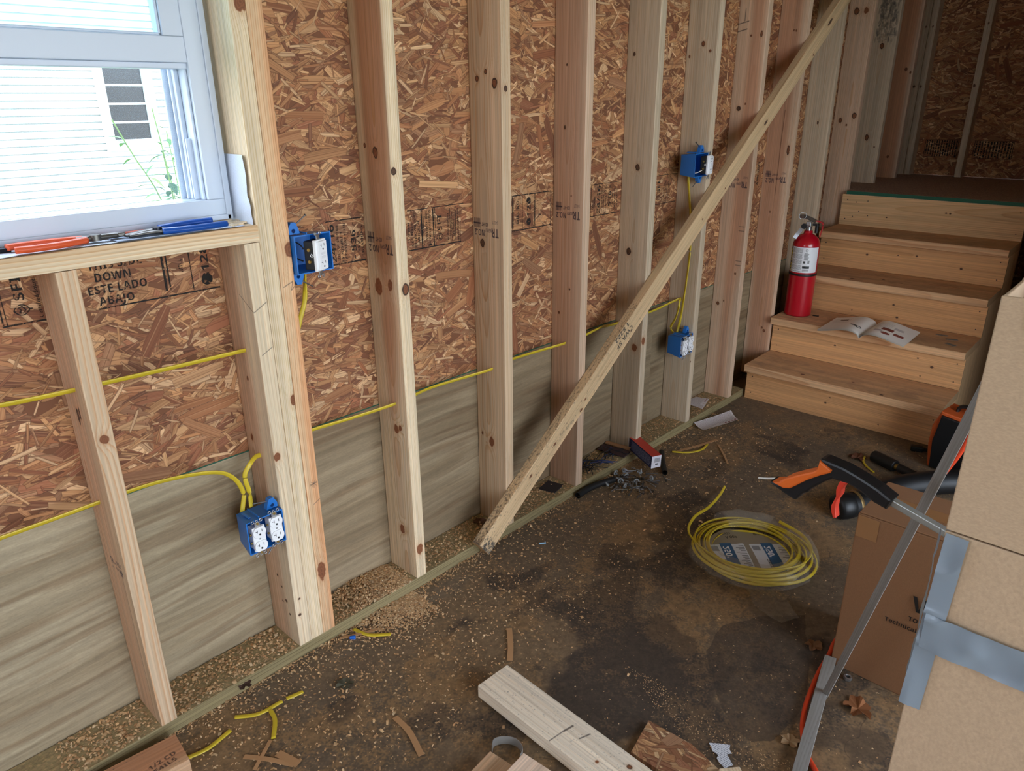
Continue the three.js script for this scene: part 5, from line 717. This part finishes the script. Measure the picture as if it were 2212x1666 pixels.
{
  const c = extrude([[0, 0], [.115, -.006], [.25, .03], [.25, .105], [.02, .11]], .011, .0006); c.rotateX(Math.PI / 2); const m = one('strand_board_scrap', 'strand board scrap lying beside the big timber offcut', 'board scrap', c, osbMat(.3, .9, 0xffffff), [.975, .0125, -.04], 0); const p = c.attributes.position, u = c.attributes.uv; for (let i = 0; i < p.count; i++) u.setXY(i, p.getX(i), p.getZ(i)); m.rotation.y = .02;
  const pp = [[1.114, -.088], [1.135, -.104], [1.155, -.117], [1.160, -.104], [1.170, -.097], [1.162, -.088], [1.172, -.080], [1.187, -.069], [1.177, -.048], [1.160, -.054], [1.150, -.061], [1.148, -.072], [1.132, -.072], [1.124, -.082]], g = extrude(pp.map(([x, z]) => [x - 1.15, -(z + .08)]), .0006); g.rotateX(-Math.PI / 2); const gp = g.attributes.position, gu = g.attributes.uv; for (let i = 0; i < gp.count; i++) gu.setXY(i, gp.getX(i) * 12 + .5, gp.getZ(i) * 12 + .5);
  const tc = canvas(128, 128), x = tc.getContext('2d'); x.fillStyle = '#dcdfe6'; x.fillRect(0, 0, 128, 128); x.fillStyle = 'rgba(90,95,110,.7)'; for (let i = 0; i < 16; i++) { let u = 4; while (u < 120) { const w = rr(3, 12); x.fillRect(u, 4 + i * 8, w, 2.5); u += w + 4; } } one('torn_label', 'torn white printed label on the dusty floor at bottom right', 'paper', g, new THREE.MeshStandardMaterial({ map: ctex(tc), roughness: .7, side: THREE.DoubleSide }), [1.15, .0025, -.08]);
  one('plastic_band', 'grey curved plastic band standing behind the tan timber end', 'band', (() => { const c2 = sweep([[.752, .014, .286], [.742, .014, .268], [.755, .014, .246], [.780, .014, .233], [.808, .014, .240], [.82, .014, .262]], .024, .0012, { round: false, seg: 30, twist: () => Math.PI / 2 }); return c2; })(), phy(0x8e8a84, .5));
}
console.log('floor things');
// ---------------------------------------------------------------- sawdust and shavings
{
  const chip = new THREE.BufferGeometry(); chip.setAttribute('position', new THREE.Float32BufferAttribute([-.5, 0, -.28, 0, .22, -.34, .5, .02, -.2, -.46, .03, .3, .04, .25, .28, .48, 0, .3], 3)); chip.setAttribute('uv', new THREE.Float32BufferAttribute(new Float32Array(12), 2)); chip.setIndex([0, 3, 1, 1, 3, 4, 1, 4, 2, 2, 4, 5]); chip.computeVertexNormals();
  const M = std(0xffffff, .9, { side: THREE.DoubleSide }); const list = [];
  const put = (x, y, z, s) => list.push([x, y, z, s]);
  const nearStud = z => zs.some(k => z < k + .004 && z > k - .042) || (z < .418 && z > ZK - .004);
  for (let i = 0; i < 7800; i++) { const z = rr(-2.0, 1.0), x = rr(.004, D - .004); if (nearStud(z)) continue; if (z < .2 && rnd() < .35) continue; put(x, T2 + .001, z, rr(.003, .0105) * (rnd() < .12 ? 1.6 : 1)); }
  for (let i = 0; i < 8000; i++) { const z = .015 + Math.abs(gauss()) * .3, x = rr(.0, .30), h = Math.max(0, .02 * (1 - Math.hypot((z - .16) / .17, (x - .06) / .13))); if (z > .29 || z < .0 || (x > .13 && rnd() < smooth(.13, .3, x))) continue; put(x, (x < D ? T2 : 0) + .001 + h * rnd(), z, rr(.004, .0105)); }
  for (let i = 0; i < 9000; i++) { const z = rr(-1.9, 1.0), x = D + .002 + Math.pow(rnd(), 2.2) * .5; if (z < -.3 && rnd() < .5) continue; put(x, .0015, z, rr(.002, .0085) * (rnd() < .06 ? 1.8 : 1)); }
  for (let i = 0; i < 2600; i++) put(rr(.2, 1.5), .001, rr(-2.1, .7), rr(.0015, .005) * (rnd() < .05 ? 2.4 : 1));
  for (let i = 0; i < 700; i++) { const a = rr(0, 3.3); put(1.1 + Math.cos(a) * (.2 + gauss() * .12), .001, -.17 + Math.sin(a) * (.07 + gauss() * .09), rr(.0015, .004)); }
  const im = new THREE.InstancedMesh(chip, M, list.length), m4 = new THREE.Matrix4(), q = new THREE.Quaternion(), col = new THREE.Color(), tones = [[228, 190, 142], [214, 172, 124], [238, 206, 162], [204, 158, 112], [222, 180, 130]];
  list.forEach(([x, y, z, s], i) => { q.setFromEuler(new THREE.Euler(gauss() * .35, rr(0, 6.28), gauss() * .35)); m4.compose(V(x, y, z), q, V(s, s * rr(.6, 1.6), s * rr(.5, 1.1))); im.setMatrixAt(i, m4); const t = tones[i % 5], k = rr(.8, 1.05); col.setRGB(t[0] / 255 * k, t[1] / 255 * k, t[2] / 255 * k, THREE.SRGBColorSpace); im.setColorAt(i, col); });
  im.name = 'sawdust'; im.userData = { label: 'loose sawdust and wood shavings scattered on plate and floor', category: 'sawdust', kind: 'stuff' }; im.castShadow = im.receiveShadow = true; scene.add(im);
}
renderer.render(scene, camera);
